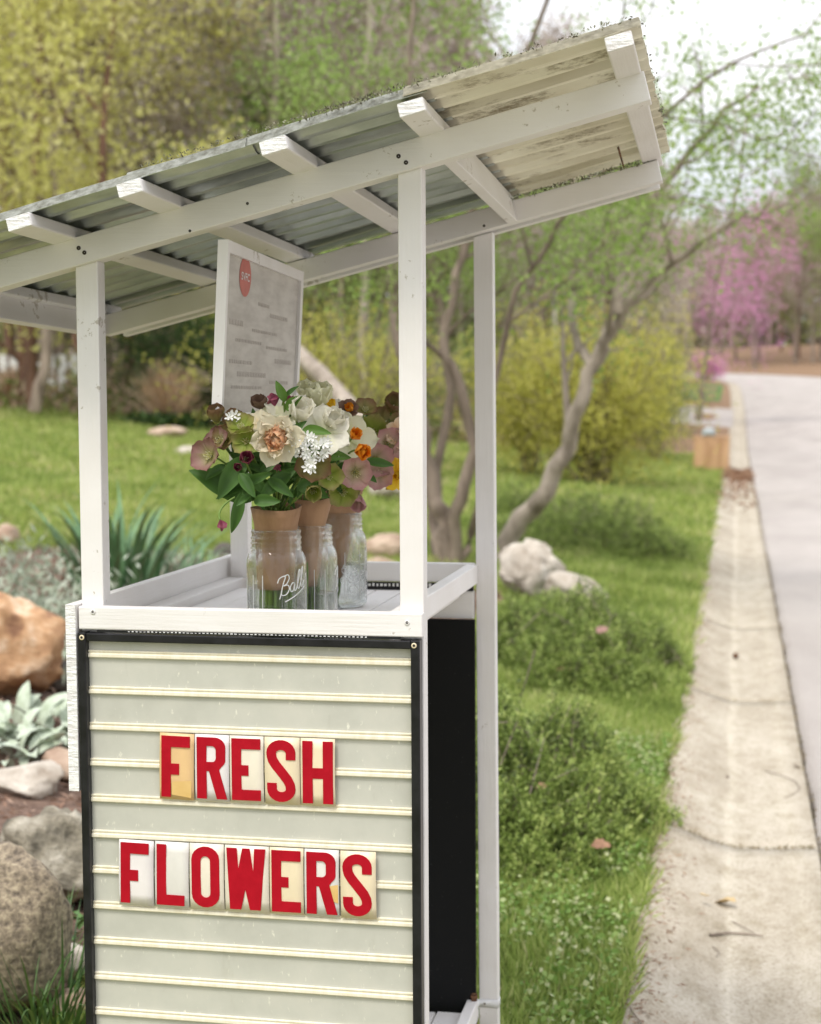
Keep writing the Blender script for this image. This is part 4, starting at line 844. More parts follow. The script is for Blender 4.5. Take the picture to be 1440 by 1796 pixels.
def wander(rg, p, d, L, n, wob, up):
    pts = [np.array(p, float)]; d = np.array(d, float); d /= np.linalg.norm(d)
    for i in range(n):
        d = d+rg.normal(size=3)*wob; d[2] += up; d /= np.linalg.norm(d); pts.append(pts[-1]+d*L/n)
    return np.array(pts), d
def limbs(m, rg, pts, r0, r1, depth, tips, kids=5, ratio=.55, spread=.9, up=.06, start=.3, k=6, wob=.12):
    n = len(pts); rad = np.linspace(r0, r1, n); m.tube(pts, rad, k, rg.uniform(0, 1)); L = np.linalg.norm(np.diff(pts, axis=0), axis=1).sum()
    if depth == 0:
        tips.append(pts); return
    for c in range(kids):
        t = start+(1-start)*(c+rg.uniform(.1, .9))/kids; i = min(int(t*(n-1)), n-2); p = pts[i]+(pts[i+1]-pts[i])*(t*(n-1)-i); T = pts[i+1]-pts[i]; T /= np.linalg.norm(T)+1e-9
        s_ = np.cross(T, rg.normal(size=3)); s_ /= np.linalg.norm(s_)+1e-9; d = T*(1-spread*.45)+s_*spread; l = L*ratio*(1.15-t*.6)*rg.uniform(.7, 1.2)
        q, _ = wander(rg, p, d, l, 6, wob, up); limbs(m, rg, q, max(.004, (r0+(r1-r0)*t)*.55), .004, depth-1, tips, kids, ratio, spread, up, .2, max(3, k-1), wob*1.2)
    tips.append(pts[int(n*.6):])
def crown(tips, rg, n, size, spread, mat, wr=.55, up=.1):
    m = MB(); w = np.array([len(t) for t in tips], float); idx = rg.choice(len(tips), n, p=w/w.sum()); C = np.empty((n, 3))
    for j, i in enumerate(idx):
        t = tips[i]; f = rg.uniform(.25, 1)*(len(t)-1); a = min(int(f), len(t)-2); C[j] = t[a]+(t[a+1]-t[a])*(f-a)
    cid = rg.randint(0, max(1, n//9), n); first = np.zeros(max(1, n//9), int); first[cid] = np.arange(n)      # leaves sit in clusters on the twigs
    C = np.where((rg.uniform(0, 1, n) < .72)[:, None], C[first[cid]]+(rg.normal(size=(max(1, n//9), 3))*spread)[cid]+rg.normal(size=(n, 3))*size*1.5, C+rg.normal(size=(n, 3))*spread)
    tone = rg.uniform(0, 1, max(1, n//9))[cid]; m.leaves(C, size, size*wr, rg=rg, up=up); m.r[-1] = np.clip(.6*tone+.4*m.r[-1], 0, 1); return m.mesh('crown', mat)
def make_tree(H, r, seed, bark, leafm, nl, size, spread, kids=6, depth=2, lean=(0, 0), ratio=.42, start=.3, wob=.05, spr=.9, up=.06):
    rg = np.random.RandomState(seed); m = MB(); tips = []; pts, _ = wander(rg, (0, 0, -.3), (lean[0], lean[1], 1), H, 12, wob, .02)
    limbs(m, rg, pts, r, r*.12, depth, tips, kids, ratio, spr, up, start, 7, .12); t = m.mesh('trunk', bark, True)
    return t, crown(tips[:-1] or tips, rg, nl, size, spread, leafm)
def place_tree(name, proto, loc, label, rot=0, sc=1, group=None, cat='tree'):
    e = empty(name, tuple(loc), label, cat, group, (0, 0, rot)); e.scale = (sc, sc, sc)
    link('trunk', proto[0], e, loc=(0, 0, 0)); link('crown', proto[1], e, loc=(0, 0, 0)); return e
# near trees traced as real stems
def stem_tree(name, stems, label, leafm, nl, size, spread, bark, seed, depth=2, kids=5, ratio=.45, up=.05, spr=.8, start=.35, extra=None):
    rg = np.random.RandomState(seed); base = stems[0][0][0]; e = empty(name, tuple(base), label, 'tree'); tips = []
    for pts, r0, r1 in stems:
        m = MB(); p = np.array(pts); t = np.linspace(0, len(p)-1, 3*len(p)); q = np.stack([np.interp(t, range(len(p)), p[:, i]) for i in range(3)], 1); q[1:-1] += rg.normal(size=(len(q)-2, 3))*.012*(1+r0*5)
        limbs(m, rg, q, r0, r1, depth, tips, kids, ratio, spr, up, start, 9, .13); m.build('trunk', bark, e, True)
    link('crown', crown(tips, rg, nl, size, spread, leafm), e); return e, tips
def px_path(l): return [dep(a, b, d) for a, b, d in l]

B0 = ground_at(885, 985); dT = float(np.dot(B0-CAMP, _fw))
lt, _ = stem_tree('leaning_tree', [(px_path([(878, 992, dT), (905, 925, dT), (950, 868, dT-.2), (985, 810, dT-.3), (1008, 740, dT-.4), (1030, 680, dT-.5), (1056, 610, dT-.6), (1090, 545, dT-.8), (1150, 480, dT-1), (1220, 430, dT-1.3), (1310, 370, dT-1.6)]), .088, .02),
    (px_path([(1040, 650, dT-.5), (1010, 600, dT-.2), (1000, 520, dT), (1040, 430, dT), (1075, 330, dT), (1120, 200, dT-.3)]), .045, .012), (px_path([(1085, 550, dT-.8), (1100, 450, dT-.8), (1160, 330, dT-1), (1240, 230, dT-1.2), (1330, 150, dT-1.5)]), .05, .012)],
    'grey trunked tree leaning out towards the road beside the low junipers', LG_FRESH, 7500, .045, .13, BARKL, 3, kids=6, ratio=.40, spr=.7)
B1 = ground_at(782, 995); d1 = float(np.dot(B1-CAMP, _fw))
stem_tree('multi_stemmed_tree', [(px_path([(785, 1000, d1), (775, 920, d1), (760, 850, d1), (745, 780, d1), (700, 600, d1), (685, 480, d1+.2), (660, 300, d1+.4), (600, 80, d1+.6), (560, -80, d1+.6)]), .078, .02),
    (px_path([(790, 1000, d1), (800, 900, d1-.1), (830, 800, d1-.2), (812, 700, d1-.3), (780, 620, d1-.3), (800, 480, d1-.3), (840, 330, d1-.3), (900, 150, d1-.5), (980, -60, d1-.8)]), .058, .016),
    (px_path([(778, 1000, d1), (760, 930, d1+.2), (765, 840, d1+.3), (790, 700, d1+.3), (770, 520, d1+.3), (730, 300, d1+.2), (720, 100, d1), (735, -80, d1)]), .050, .016),
    (px_path([(795, 1000, d1), (830, 930, d1), (850, 850, d1-.3), (862, 700, d1-.5), (900, 520, d1-.8), (990, 380, d1-1.2), (1120, 240, d1-1.8), (1280, 110, d1-2.2), (1420, 60, d1-2.6)]), .036, .006)],
    'multi stemmed tree with grey brown trunks growing behind the counter', LG_FRESH, 15500, .046, .15, BARK, 8, kids=7, ratio=.36, spr=.75, start=.45)
# foliage trees of the wood edge
rgw = np.random.RandomState(99)
YEL = make_tree(9, .13, 1, BARKR, LG_YEL, 7600, .14, .50, kids=8, ratio=.38, start=.12)
YEL2 = make_tree(8, .10, 2, BARK, LG_YEL, 6500, .13, .42, kids=7, ratio=.40, start=.2)
BARE = [make_tree(19, .20, 10+i, [BARK, BARKR, BARKL][i], LG_TWIG, 8000, .22, .5, kids=8, depth=2, ratio=.28, start=.25, wob=.03) for i in range(3)]
MID = [make_tree(9, .12, 20+i, BARK, LG_MID, 6000, .15, .45, kids=7, ratio=.36, start=.1) for i in range(2)]
PINE = [make_tree(14, .2, 30+i, BARKR, LG_DARK, 15000, .26, .45, kids=12, depth=1, ratio=.24, start=.15, spr=1.2, up=.0) for i in range(2)]
FRSH = make_tree(7, .07, 40, BARK, LG_FRESH, 5600, .10, .35, kids=7, ratio=.38, start=.15)
for (px, d, pr, sc, rot, lb) in [
    (150, 31, YEL, 1.15, .3, 'reddish trunked tree with pale yellow spring leaves at the upper left'), (40, 36, YEL, 1.05, 2.0, 'yellow leafed tree at the far left edge of the wood'), (285, 38, YEL2, 1.15, 1.1, 'smaller yellow green tree right of the reddish trunk'),
    (-40, 30, YEL2, 1.1, 4.0, 'yellow green tree cut off by the left edge'), (330, 42, FRSH, 1.25, 1.0, 'bright green young tree left of the dark pine'), (425, 40, FRSH, 1.3, 2.4, 'slender bright green tree above the stand roof'),
    (450, 48, PINE[0], .95, 0, 'dark pine behind the yellow tree'), (560, 52, PINE[1], .85, 1.4, 'dark evergreen behind the grey trunks'), (250, 52, PINE[1], .8, 3.1, 'dark evergreen deep behind the yellow tree'),
    (600, 34, MID[0], .8, .5, 'green understorey tree behind the flowers'), (690, 40, MID[1], .9, 1.7, 'rounded green tree between the two right posts'), (520, 44, MID[1], .95, 3.3, 'mid green tree behind the hanging sign'),
    (1395, 112, MID[0], 1.5, 2.2, 'green tree across the road at the right edge'), (1460, 108, FRSH, 1.9, 1.2, 'bright green tree at the far right edge of the road'), (1330, 116, MID[1], 1.1, .2, 'green tree far along the right side of the road'),
    (850, 36, FRSH, .75, 5.0, 'leafy young tree behind the multi stemmed trunks'), 
    (1130, 50, MID[1], .62, 2.9, 'olive green tree left of the redbud')]:
    place_tree('leafy_tree', pr, base_at(px, d), lb, rot, sc)
for (px, d, k, sc) in [(-30, 44, 0, .9), (20, 40, 1, .85), (95, 46, 2, .95), (190, 43, 0, 1), (225, 50, 1, .9), (320, 47, 2, 1), (390, 55, 0, .95), (480, 38, 2, .8), (530, 50, 1, .95), (610, 55, 0, 1), (640, 36, 2, .7), (720, 50, 1, .85), (770, 58, 2, .85), (850, 54, 0, .72), (930, 60, 1, .66), (1010, 64, 2, .62), (60, 34, 1, .8), (270, 36, 0, .85),
    (1080, 70, 0, .52), (1150, 84, 1, .5), (1210, 113, 2, .55), (1265, 125, 0, .55), (1400, 118, 1, .62), (1440, 114, 2, .62), (1350, 135, 0, .62), (1300, 140, 2, .6), (1290, 118, 0, .5), (1330, 122, 2, .5), (1370, 126, 1, .55), (1425, 112, 2, .55), (1180, 66, 0, .42), (1120, 48, 2, .42), (1060, 40, 1, .42), (960, 38, 0, .45), (890, 40, 2, .5), (560, 42, 1, .8), (430, 44, 0, .85)]:
    place_tree('bare_tree', BARE[k], base_at(px, d), ['tall grey brown trunk with thin bare spring twigs in the wood', 'tall reddish trunk with thin bare spring twigs in the wood', 'tall pale trunk with thin bare spring twigs in the wood'][k], rgw.uniform(0, 6.28), sc*rgw.uniform(.92, 1.08), 'bare trees of the wood')
RB = make_tree(6.5, .11, 51, BARK, LG_PINK, 3400, .10, .42, kids=8, ratio=.46, start=.3, lean=(.18, 0), spr=1.0)
place_tree('redbud_tree', RB, base_at(1222, 56), 'redbud tree covered in pink blossom beside the road', 0, 1.15); place_tree('redbud_tree', RB, base_at(1325, 108), 'second pink blossoming redbud, farther along where the road bends', 2.6, 1.25)
for k, (x, y, pr, sc, lb) in enumerate([(12.5, 2, MID[0], .9, 'unseen green tree added across the road level with the stand'), (14, 9, FRSH, 1.2, 'unseen bright green tree added across the road beyond the stand'), (12, 17, MID[1], .95, 'second unseen green tree added across the road beyond the stand'), (16, 26, YEL, .9, 'unseen yellow leafed tree added across the road'),
    (11, -6, MID[1], 1.0, 'unseen green tree added across the road behind the viewer'), (3, -13, MID[0], 1.05, 'unseen broad green tree added by the kerb behind the viewer'), (-5, -12, YEL2, 1.1, 'unseen yellow green tree added on the lawn behind the viewer'), (-11, -6, MID[1], 1.0, 'unseen green tree added on the lawn left of the viewer'), (-14, 3, FRSH, 1.3, 'unseen bright green tree added left of the rock bed')]):
    place_tree('leafy_tree', pr, (x, y, float(terrain(x, y))), lb, k*1.3, sc)  # unseen trees added to darken the low sky and tint reflections
# the wood beyond, one mass of trunks, twigs and leaves
def ytop(px): return np.interp(px, [-200, 560, 760, 960, 1120, 1300, 1440, 1700], [-260, -200, -20, 210, 395, 420, 330, 260])
FARM = leafmat('far_wood_foliage', [(.28, .22, .17), (.42, .35, .29), (.55, .48, .42), (.28, .31, .13), (.36, .40, .13), (.11, .14, .055), (.48, .42, .35), (.50, .50, .24)], .35, .9)
m = MB(); n = 78000; px = rgw.uniform(-150, 1600, n); dd = np.where(px < 1150, rgw.uniform(60, 92, n), rgw.uniform(138, 165, n)); yt = ytop(px)+rgw.normal(size=n)*22; yb = 705-60*(px > 1150); py = yt+(yb-yt)*rgw.uniform(0, 1, n)**.85
C = np.array([dep(a, b_, c) for a, b_, c in zip(px, py, dd)])
cl = np.array([mnoise.noise(Vector((c[0]*.11, c[1]*.05, c[2]*.16))) for c in C])
fr_ = len(m.v); m.leaves(C, np.where(px < 1150, .55, .85), np.where(px < 1150, .26, .4), rg=rgw); m.r[-1] = np.clip(np.where(px > 330, .27, .42)+cl*.8+rgw.normal(size=n)*.17, 0, 1)
for _ in range(230):
    a = rgw.uniform(-150, 1600); d_ = rgw.uniform(58, 90) if a < 1150 else rgw.uniform(136, 150); p = base_at(a, d_); top = (690-ytop(a))/FPX*d_*rgw.uniform(.6, 1.0); r_ = rgw.uniform(.09, .22); q, _ = wander(rgw, p-np.array([0, 0, .5]), (0, 0, 1), max(3, top), 6, .03, .02); m.tube(q, np.linspace(r_, r_*.3, 7), 5, rgw.uniform(0, .5))
tag(m.build('far_wood', FARM), 'brown and green mass of woodland filling the background', 'wood', kind='stuff')
# leaf litter band / low undergrowth at the wood edge
m = MB(); n = 20000; px = rgw.uniform(-120, 900, n); d_ = rgw.uniform(34, 58, n); C = np.array([base_at(a, b_) for a, b_ in zip(px, d_)]); C[:, 2] += np.abs(rgw.normal(size=n))*.35; m.leaves(C, .22, .12, rg=rgw, up=.4)
tag(m.build('undergrowth', leafmat('undergrowth_leaves', [(.22, .14, .09), (.34, .24, .16), (.44, .34, .24), (.16, .20, .06), (.24, .28, .08)], .3)), 'brown undergrowth and leaf litter along the edge of the wood', 'undergrowth', kind='stuff')
# shrubs
def shrub(name, label, px, d, w, h, mat, n, size, seed, cat='shrub', lift=.0, group=None, stems=26, wispy=.3, bark=BARK):
    rg = np.random.RandomState(seed); b_ = base_at(px, d); e = empty(name, tuple(b_), label, cat, group); m = MB(); tips = []
    for _ in range(stems):
        a = rg.uniform(0, 6.28); q, _d = wander(rg, (b_[0]+rg.normal()*.08*w, b_[1]+rg.normal()*.08*w, b_[2]-.05), (math.cos(a)*w/h*.8, math.sin(a)*w/h*.8, 1), h*rg.uniform(.7, 1.15), 7, .10, -.02); m.tube(q, np.linspace(.022, .005, 8)*max(.4, h/2), 5); tips.append(q)
        for _k in range(4):
            i = rg.randint(2, 6); q2, _d = wander(rg, q[i], q[i+1]-q[i]+rg.normal(size=3)*.15*h/2, h*.35, 4, .15, .02); m.tube(q2, np.linspace(.010, .003, 5)*max(.4, h/2), 4); tips.append(q2)
    m.build('stems', bark, e, True); link('crown', crown(tips, rg, n, size, wispy*h*.3, mat), e); return e
shrub('yellow_green_shrub', 'big round yellow green spring shrub behind the junipers, left of the gutter', 1045, 24, 1.25, 2.6, LG_FORS, 26000, .060, 61, stems=40, wispy=.42); shrub('yellow_green_shrub', 'smaller yellow green shrub between the rear post and the leaning trunk', 925, 25, .7, 2.1, LG_FORS, 12000, .055, 62, stems=24, wispy=.4)
shrub('leafy_shrub', 'loose yellow green shrub behind the flowers', 600, 22, 1.5, 2.5, LG_FORS, 9000, .06, 63, wispy=.4); shrub('leafy_shrub', 'green shrub between the right hand posts', 700, 26, 1.1, 2.4, LG_MID, 9000, .07, 64, wispy=.4)
shrub('leafy_shrub', 'dark green shrub behind the hanging sign', 330, 33, 1.6, 2.6, LG_DARK, 12000, .09, 65, wispy=.4); shrub('leafy_shrub', 'olive brush at the roadside beyond the yellow shrub', 1150, 34, .6, 2.2, LG_MID, 6000, .07, 66, wispy=.4)
shrub('azalea', 'low pink azalea by the far lawn', 1243, 92, .8, 1.6, LG_PINK, 3000, .12, 67, wispy=.5, stems=10)
# low junipers
def juniper(label, px, d, rx, ry, h, seed, nsp):
    rg = np.random.RandomState(seed); b_ = base_at(px, d); e = empty('juniper', tuple(b_), label, 'juniper', 'low junipers beside the gutter'); m = MB(); mt = MB(); C = []; Dr = []
    a = rg.uniform(0, 6.28, nsp); q_ = np.sqrt(rg.uniform(0, 1, nsp)); 
    for i in range(nsp):
        x_, y_ = q_[i]*math.cos(a[i]), q_[i]*math.sin(a[i]); lump = .72+.75*mnoise.noise(Vector((x_*3+seed, y_*3, 0)))+.35*mnoise.noise(Vector((x_*8+seed, y_*8, 3)))
        X, Y = b_[0]+x_*rx*lump**.3, b_[1]+y_*ry; g = float(terrain(X, Y)); z = g+h*max(.06, (1-q_[i]**2.2))*max(.3, lump)*rg.uniform(.55, 1.05)
        o = np.array([x_*.7, y_*.7, .55+rg.uniform(0, .5)])+rg.normal(size=3)*.3; o /= np.linalg.norm(o); L = rg.uniform(.05, .12); p = np.array([X, Y, z])
        for k in range(16): C.append(p-o*L*(1-k/15.0)+rg.normal(size=3)*.009); Dr.append(o*1.2+rg.normal(size=3)*.5)
        if i % 5 == 0: mt.tube([p-o*L*2.2, p-o*L*.2], [.003, .0015], 3)
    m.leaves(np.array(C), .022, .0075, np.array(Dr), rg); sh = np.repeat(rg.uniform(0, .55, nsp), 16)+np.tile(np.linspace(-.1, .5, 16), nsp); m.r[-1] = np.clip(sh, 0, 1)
    m.build('foliage', LG_JUN, e); mt.build('stems', BARK, e); return e
juniper('near dark green juniper spilling from behind the stand to the lower grass', 905, 5.35, .52, .95, .42, 71, 6400); juniper('middle juniper mound with brown leaves on it, below the pale rocks', 1000, 8.3, .68, 1.15, .41, 72, 6400)
juniper('far juniper mound under the yellow green shrub', 1050, 14.6, 1.05, 1.5, .50, 73, 5000); juniper('small juniper left of the leaning trunk base', 912, 17.5, .6, .9, .42, 74, 1800)

# grass
def blades(name, n, xr, yr, h, w, seed, label, dens=None, mat=LG_GRASS, lean=.45):
    rg = np.random.RandomState(seed); x = rg.uniform(xr[0], xr[1], n); y = yr[0]+(yr[1]-yr[0])*rg.uniform(0, 1, n)**1.25
    keep = x < XG+xoff(y)+.012*np.sin(y*9)+.01+.012*rg.normal(size=n)
    if dens is not None: keep &= dens(x, y, rg)
    x, y = x[keep], y[keep]; C = np.stack([x, y, terrain(x, y)-.006], 1); n = len(x)
    cl = np.array([mnoise.noise(Vector((a*1.7, b_*1.7, 0)))+.5*mnoise.noise(Vector((a*6, b_*6, 5))) for a, b_ in zip(x, y)])
    m = MB(); dr = rg.normal(size=(n, 3))*lean; dr[:, 2] = 1; m.leaves(C, h*(1+.5*np.clip(cl, -1, 1)), w, dr, rg); m.r[-1] = np.clip(.42+.45*cl+rg.normal(size=n)*.2, 0, 1)
    o = m.build(name, mat); return tag(o, label, 'grass', kind='stuff')
nomulch = lambda x, y, rg: ~((x < -.95-.1*np.sin(y*2)) & (y < 8.2+.4*np.sin(x*3)))
blades('grass', 60000, (-.95, .24), (.6, 5.2), .068, .006, 81, 'green grass between the stand and the gutter')
blades('grass', 90000, (-4.5, .24), (5.0, 14), .085, .010, 82, 'green grass sloping up behind the stand', nomulch)
blades('grass', 34000, (-10, -4.3), (7.5, 15), .085, .014, 88, 'green lawn beyond the rock bed')
blades('grass', 120000, (-19, .24), (13, 37), .11, .022, 83, 'blurred lawn running back to the wood')
blades('grass', 9000, (-.02, .26), (.6, 12), .05, .005, 84, 'grass tufts creeping over the gutter edge', None, LG_GRASS, 1.1)
rg = np.random.RandomState(85); n = 15000; x = rg.uniform(-.75, .2, n); y = rg.uniform(.9, 4.3, n); nn = np.array([mnoise.noise(Vector((a*3.2, b_*2.4, 9))) for a, b_ in zip(x, y)]); k_ = nn > -.12; x, y = x[k_], y[k_]
m = MB(); C = np.stack([x, y, terrain(x, y)+.02+rg.uniform(0, .045, len(x))], 1); dr = rg.normal(size=(len(x), 3)); dr[:, 2] *= .35; m.leaves(C, .017, .015, dr, rg); tag(m.build('clover', LG_CLOV), 'small round leafed clover and pale weeds in the grass by the gutter', 'weeds', kind='stuff')
# mulch bed with rocks at the left
rg = np.random.RandomState(86); P = []
for i, y in enumerate(np.linspace(.5, 8.6, 34)):
    P.append([(x, y, terrain(x, y)+.002) for x in np.linspace(-6.0-.2*math.sin(y), -.93-.1*math.sin(y*2), 24)])
tag(link('planting_bed', grid_mesh('planting_bed', P, noisy('mulch_soil', (.09, .055, .04), (.20, .13, .095), 22, 1, .8, .02))), kind='structure')
m = MB(); n = 26000; x = rg.uniform(-4.2, -.9, n); y = rg.uniform(.8, 8.5, n); C = np.stack([x, y, terrain(x, y)+rg.uniform(0, .02, n)], 1); dr = rg.normal(size=(n, 3)); dr[:, 2] *= .3; m.leaves(C, .045, .011, dr, rg); tag(m.build('mulch', LG_MULCH), 'brown shredded bark mulch covering the rock bed', 'mulch', kind='stuff')

# rocks
def rock_mesh(seed, ang=.5, rough=.12, sub=4):
    import bmesh
    bm = bmesh.new(); bmesh.ops.create_icosphere(bm, subdivisions=sub, radius=1); rg = np.random.RandomState(seed); pl = [(Vector(rg.normal(size=3)).normalized(), rg.uniform(.55, .9)) for _ in range(9)]
    for v in bm.verts:
        c = v.co.copy()
        for nrm, k in pl:
            t = c.dot(nrm)
            if t > k: c -= nrm*(t-k)*ang
        nv = v.co*1.5+Vector((seed, 0, 0)); c *= 1+rough*(mnoise.noise(nv)+.6*mnoise.noise(nv*2.7)+.35*mnoise.noise(nv*6.5)+.15*mnoise.noise(nv*15)); v.co = c
    me = bpy.data.meshes.new('rock'); bm.to_mesh(me); bm.free()
    for p in me.polygons: p.use_smooth = True
    return me
ROR = noisy('orange_rock', (.22, .11, .06), (.46, .27, .14), 7, .85, .9, .03, None, 12, (.36, .66), c3=(.66, .50, .36)); RGR = noisy('lichened_grey_rock', (.09, .08, .06), (.28, .25, .19), 12, .9, 1, .04, None, 14, (.38, .68), c3=(.52, .48, .40))
RTN = noisy('speckled_boulder', (.10, .08, .06), (.26, .21, .15), 70, .85, .8, .006, None, 12, (.34, .68), c3=(.44, .37, .26)); RWH = noisy('pale_rock', (.26, .21, .16), (.60, .55, .48), 9, .85, .7, .03, None, 10, (.3, .65))
RPK = noisy('buff_stone', (.30, .20, .14), (.55, .43, .33), 7, .85, .7, .03, None, 10, (.3, .65)); RDK = noisy('dark_stone', (.05, .045, .04), (.14, .12, .10), 8, .85, .7, .03)
def rock(px, py, wpx, hpx, mat, seed, label, rot=(0, 0, 0), depthf=.9, ang=.5, rough=.12, d=None, dy=0):
    """px, py: middle of the stone's foot in the photograph"""
    g = ground_at(px, py) if d is None else dep(px, py, d); dd = float(np.dot(g-CAMP, _fw)); w = wpx*dd/FPX/2; h = hpx*dd/FPX/2
    me = rock_mesh(seed, ang, rough); me.materials.append(mat); o = bpy.data.objects.new('rock', me); COL.objects.link(o); o.location = (g[0], g[1]+w*depthf*.8, g[2]+h*.86); o.scale = (w*1.04, w*depthf, h*1.1); o.rotation_euler = rot
    return tag(o, label, 'rock')
rock(-8, 1236, 205, 185, ROR, 5, 'rust orange boulder at the left edge behind the silvery leaves', (0, .25, .3), ang=.95, rough=.22); rock(92, 1612, 190, 215, RGR, 12, 'rough lichened grey rock behind the round boulder', (.1, -.75, .2), ang=.9, rough=.22)
rock(-12, 1815, 215, 330, RTN, 9, 'smooth speckled round boulder at the lower left corner', (.1, .03, .5), ang=.45, rough=.08); rock(108, 1378, 100, 58, RPK, 21, 'flat pinkish brown stone beside the woolly leaves', (.2, .25, .2), ang=.8)
rock(30, 1402, 130, 62, RWH, 22, 'buff stone lying in the mulch below the woolly leaves', (.1, .1, 0), ang=.8); rock(112, 1725, 90, 60, RWH, 24, 'pale pitted stone low beside the black sign frame', (.1, .1, .4), rough=.2); rock(118, 1800, 80, 58, RPK, 25, 'lowest buff stone beside the black sign frame', (.1, .1, .1), rough=.2)
rock(96, 1216, 60, 55, RDK, 26, 'small grey stone between the orange boulder and the side board'); rock(4, 962, 52, 42, RPK, 27, 'tan stone at the left edge of the lawn')
rock(918, 1052, 120, 110, RWH, 31, 'buff angular rock at the foot of the leaning tree', (.2, .5, .3), ang=1.0, rough=.28); rock(1010, 1078, 130, 70, RWH, 32, 'long white rock lying behind the middle juniper', (.0, .45, .2), ang=.5); rock(950, 1035, 70, 62, RWH, 37, 'cream rock leaning on the buff rock', (.3, -.5, 0), ang=.9)
rock(668, 985, 90, 48, RPK, 33, 'flat tan stone seen over the counter beside the rear jar', (.1, 0, 0), ang=.8); rock(690, 880, 110, 44, RWH, 34, 'pale pinkish stone on the slope behind the flowers'); rock(393, 992, 50, 40, RDK, 35, 'dark stone behind the rear left post', ang=.6)
rock(285, 770, 70, 22, RPK, 36, 'tan stone beside the dry grass clump'); rock(325, 800, 50, 18, RWH, 38, 'pale stone on the lawn below the dry grass clump'); rock(660, 1005, 80, 26, RPK, 39, 'lower tan stone seen over the counter')

# planting at the left
def lens_leaf(nm, L, W, mat, curl=.25, fold=.3):
    P = []; U = []
    for i in range(8):
        u = i/7; w = W*math.sin(math.pi*min(1, u**.8*.96+.03))**.7*.5
        P.append([(L*u, v*w, curl*L*math.sin(u*2.6)*.5-curl*L*u*u*.6+abs(v)*w*fold) for v in (-1, -.5, 0, .5, 1)])
    return grid_mesh(nm, P, mat)
FELT = noisy('woolly_grey_green', (.34, .40, .28), (.50, .56, .45), 30, .95, .3, .002); FELT.node_tree.nodes['Principled BSDF'].inputs['Sheen Weight'].default_value = .3
LE = [lens_leaf('leaf', .13, .045, FELT, c) for c in (.2, .5, .35)]
def rosette(px, py, n, label, seed, sc=1.0, spread=.22):
    rg = np.random.RandomState(seed); g = ground_at(px, py); e = empty('lambs_ear', tuple(g), label, 'plant', "woolly leafed plants in the rock bed")
    for k in range(n):
        a = rg.uniform(0, 6.28); q_ = spread*math.sqrt(rg.uniform(0, 1)); x_, y_ = q_*math.cos(a), q_*math.sin(a)*.8
        o = link('leaf', LE[rg.randint(3)], e, loc=(x_, y_, float(terrain(g[0]+x_, g[1]+y_))-g[2]+rg.uniform(.0, .07))); o.rotation_euler = (rg.normal()*.4, -rg.uniform(.15, 1.0), a+rg.normal()*.8); s_ = sc*rg.uniform(.7, 1.2); o.scale = (s_, s_, s_)
rosette(62, 1305, 85, 'woolly grey green leafed plant below the orange boulder', 91, 1.15, .32); rosette(5, 1330, 45, 'woolly leafed plant at the left edge above the mulch', 92, 1.1, .24); rosette(118, 1180, 40, 'woolly leafed plant between the orange boulder and the side board', 93, 1.0, .25)
def silver(px, py, n, label, seed, w, h):
    rg = np.random.RandomState(seed); g = ground_at(px, py); e = empty('silver_plant', tuple(g), label, 'plant', 'silvery plants behind the orange boulder'); m = MB()
    x_ = rg.normal(size=n)*w; y_ = rg.normal(size=n)*w*.9; zz = h*np.abs(rg.normal(size=n))*.5*np.exp(-(x_**2+y_**2)/(2*w*w)*.3)
    C = np.stack([g[0]+x_, g[1]+y_, terrain(g[0]+x_, g[1]+y_)+zz], 1); dr = rg.normal(size=(n, 3)); dr[:, 2] = np.abs(dr[:, 2])+.3; m.leaves(C, .075, .018, dr, rg); m.build('foliage', LG_SILV, e)['kind'] = 'stuff'
silver(60, 1135, 2600, 'mound of narrow silvery leaves behind the orange boulder', 94, .42, .34); silver(330, 1030, 900, 'silvery leaves beyond the left side board', 95, .45, .18); silver(15, 1010, 500, 'sparse silvery weeds at the left edge of the lawn', 96, .5, .2)
BL = []
def strap_leaf(seed, L, W, mat):
    rg = np.random.RandomState(seed); P = []; b_ = rg.uniform(.1, .5)
    for i in range(8):
        u = i/7; w = W*(1-u**3)*.5; P.append([(b_*L*u*u*u*1.2, v*w, L*u*(1-.15*b_*u*u)) for v in (-1, 0, 1)])
    return grid_mesh('leaf', P, mat)
BLM = noisy('blue_green_strap', (.07, .15, .06), (.13, .25, .11), 12, .5, .1, .001); BL = [strap_leaf(i, .5, .024, BLM) for i in range(4)]
LIR = noisy('dark_grass_strap', (.035, .09, .02), (.10, .19, .05), 12, .45, .1, .001); LR = [strap_leaf(i+7, .30, .006, LIR) for i in range(4)]
def clump(name, px, py, n, label, meshes, seed, rad, sc, tiltm, cat='plant', d=None):
    rg = np.random.RandomState(seed); g = ground_at(px, py) if d is None else base_at(px, d); e = empty(name, tuple(g), label, cat)
    for k in range(n):
        a = rg.uniform(0, 6.28); q_ = rad*math.sqrt(rg.uniform(0, 1)); x_, y_ = q_*math.cos(a), q_*math.sin(a)
        o = link('leaf', meshes[rg.randint(len(meshes))], e, loc=(x_, y_, float(terrain(g[0]+x_, g[1]+y_))-g[2]-.01)); t = tiltm*(q_/rad)*rg.uniform(.5, 1.2); s_ = sc*rg.uniform(.7, 1.15)
        o.rotation_euler = (0, t, a+rg.normal()*.3); o.scale = (s_, s_, s_)
clump('daffodil_clump', 215, 1052, 110, 'clump of upright blue green daffodil leaves between the lawn and the counter', BL, 101, .30, 1.32, .55)
clump('daffodil_clump', 330, 1030, 26, 'few arching blue green leaves right of the big daffodil clump', BL, 102, .22, .8, .9)
clump('grass_clump', 95, 1815, 150, 'dark fine bladed grass clump against the black sign frame', LR, 103, .13, 1.0, .8)
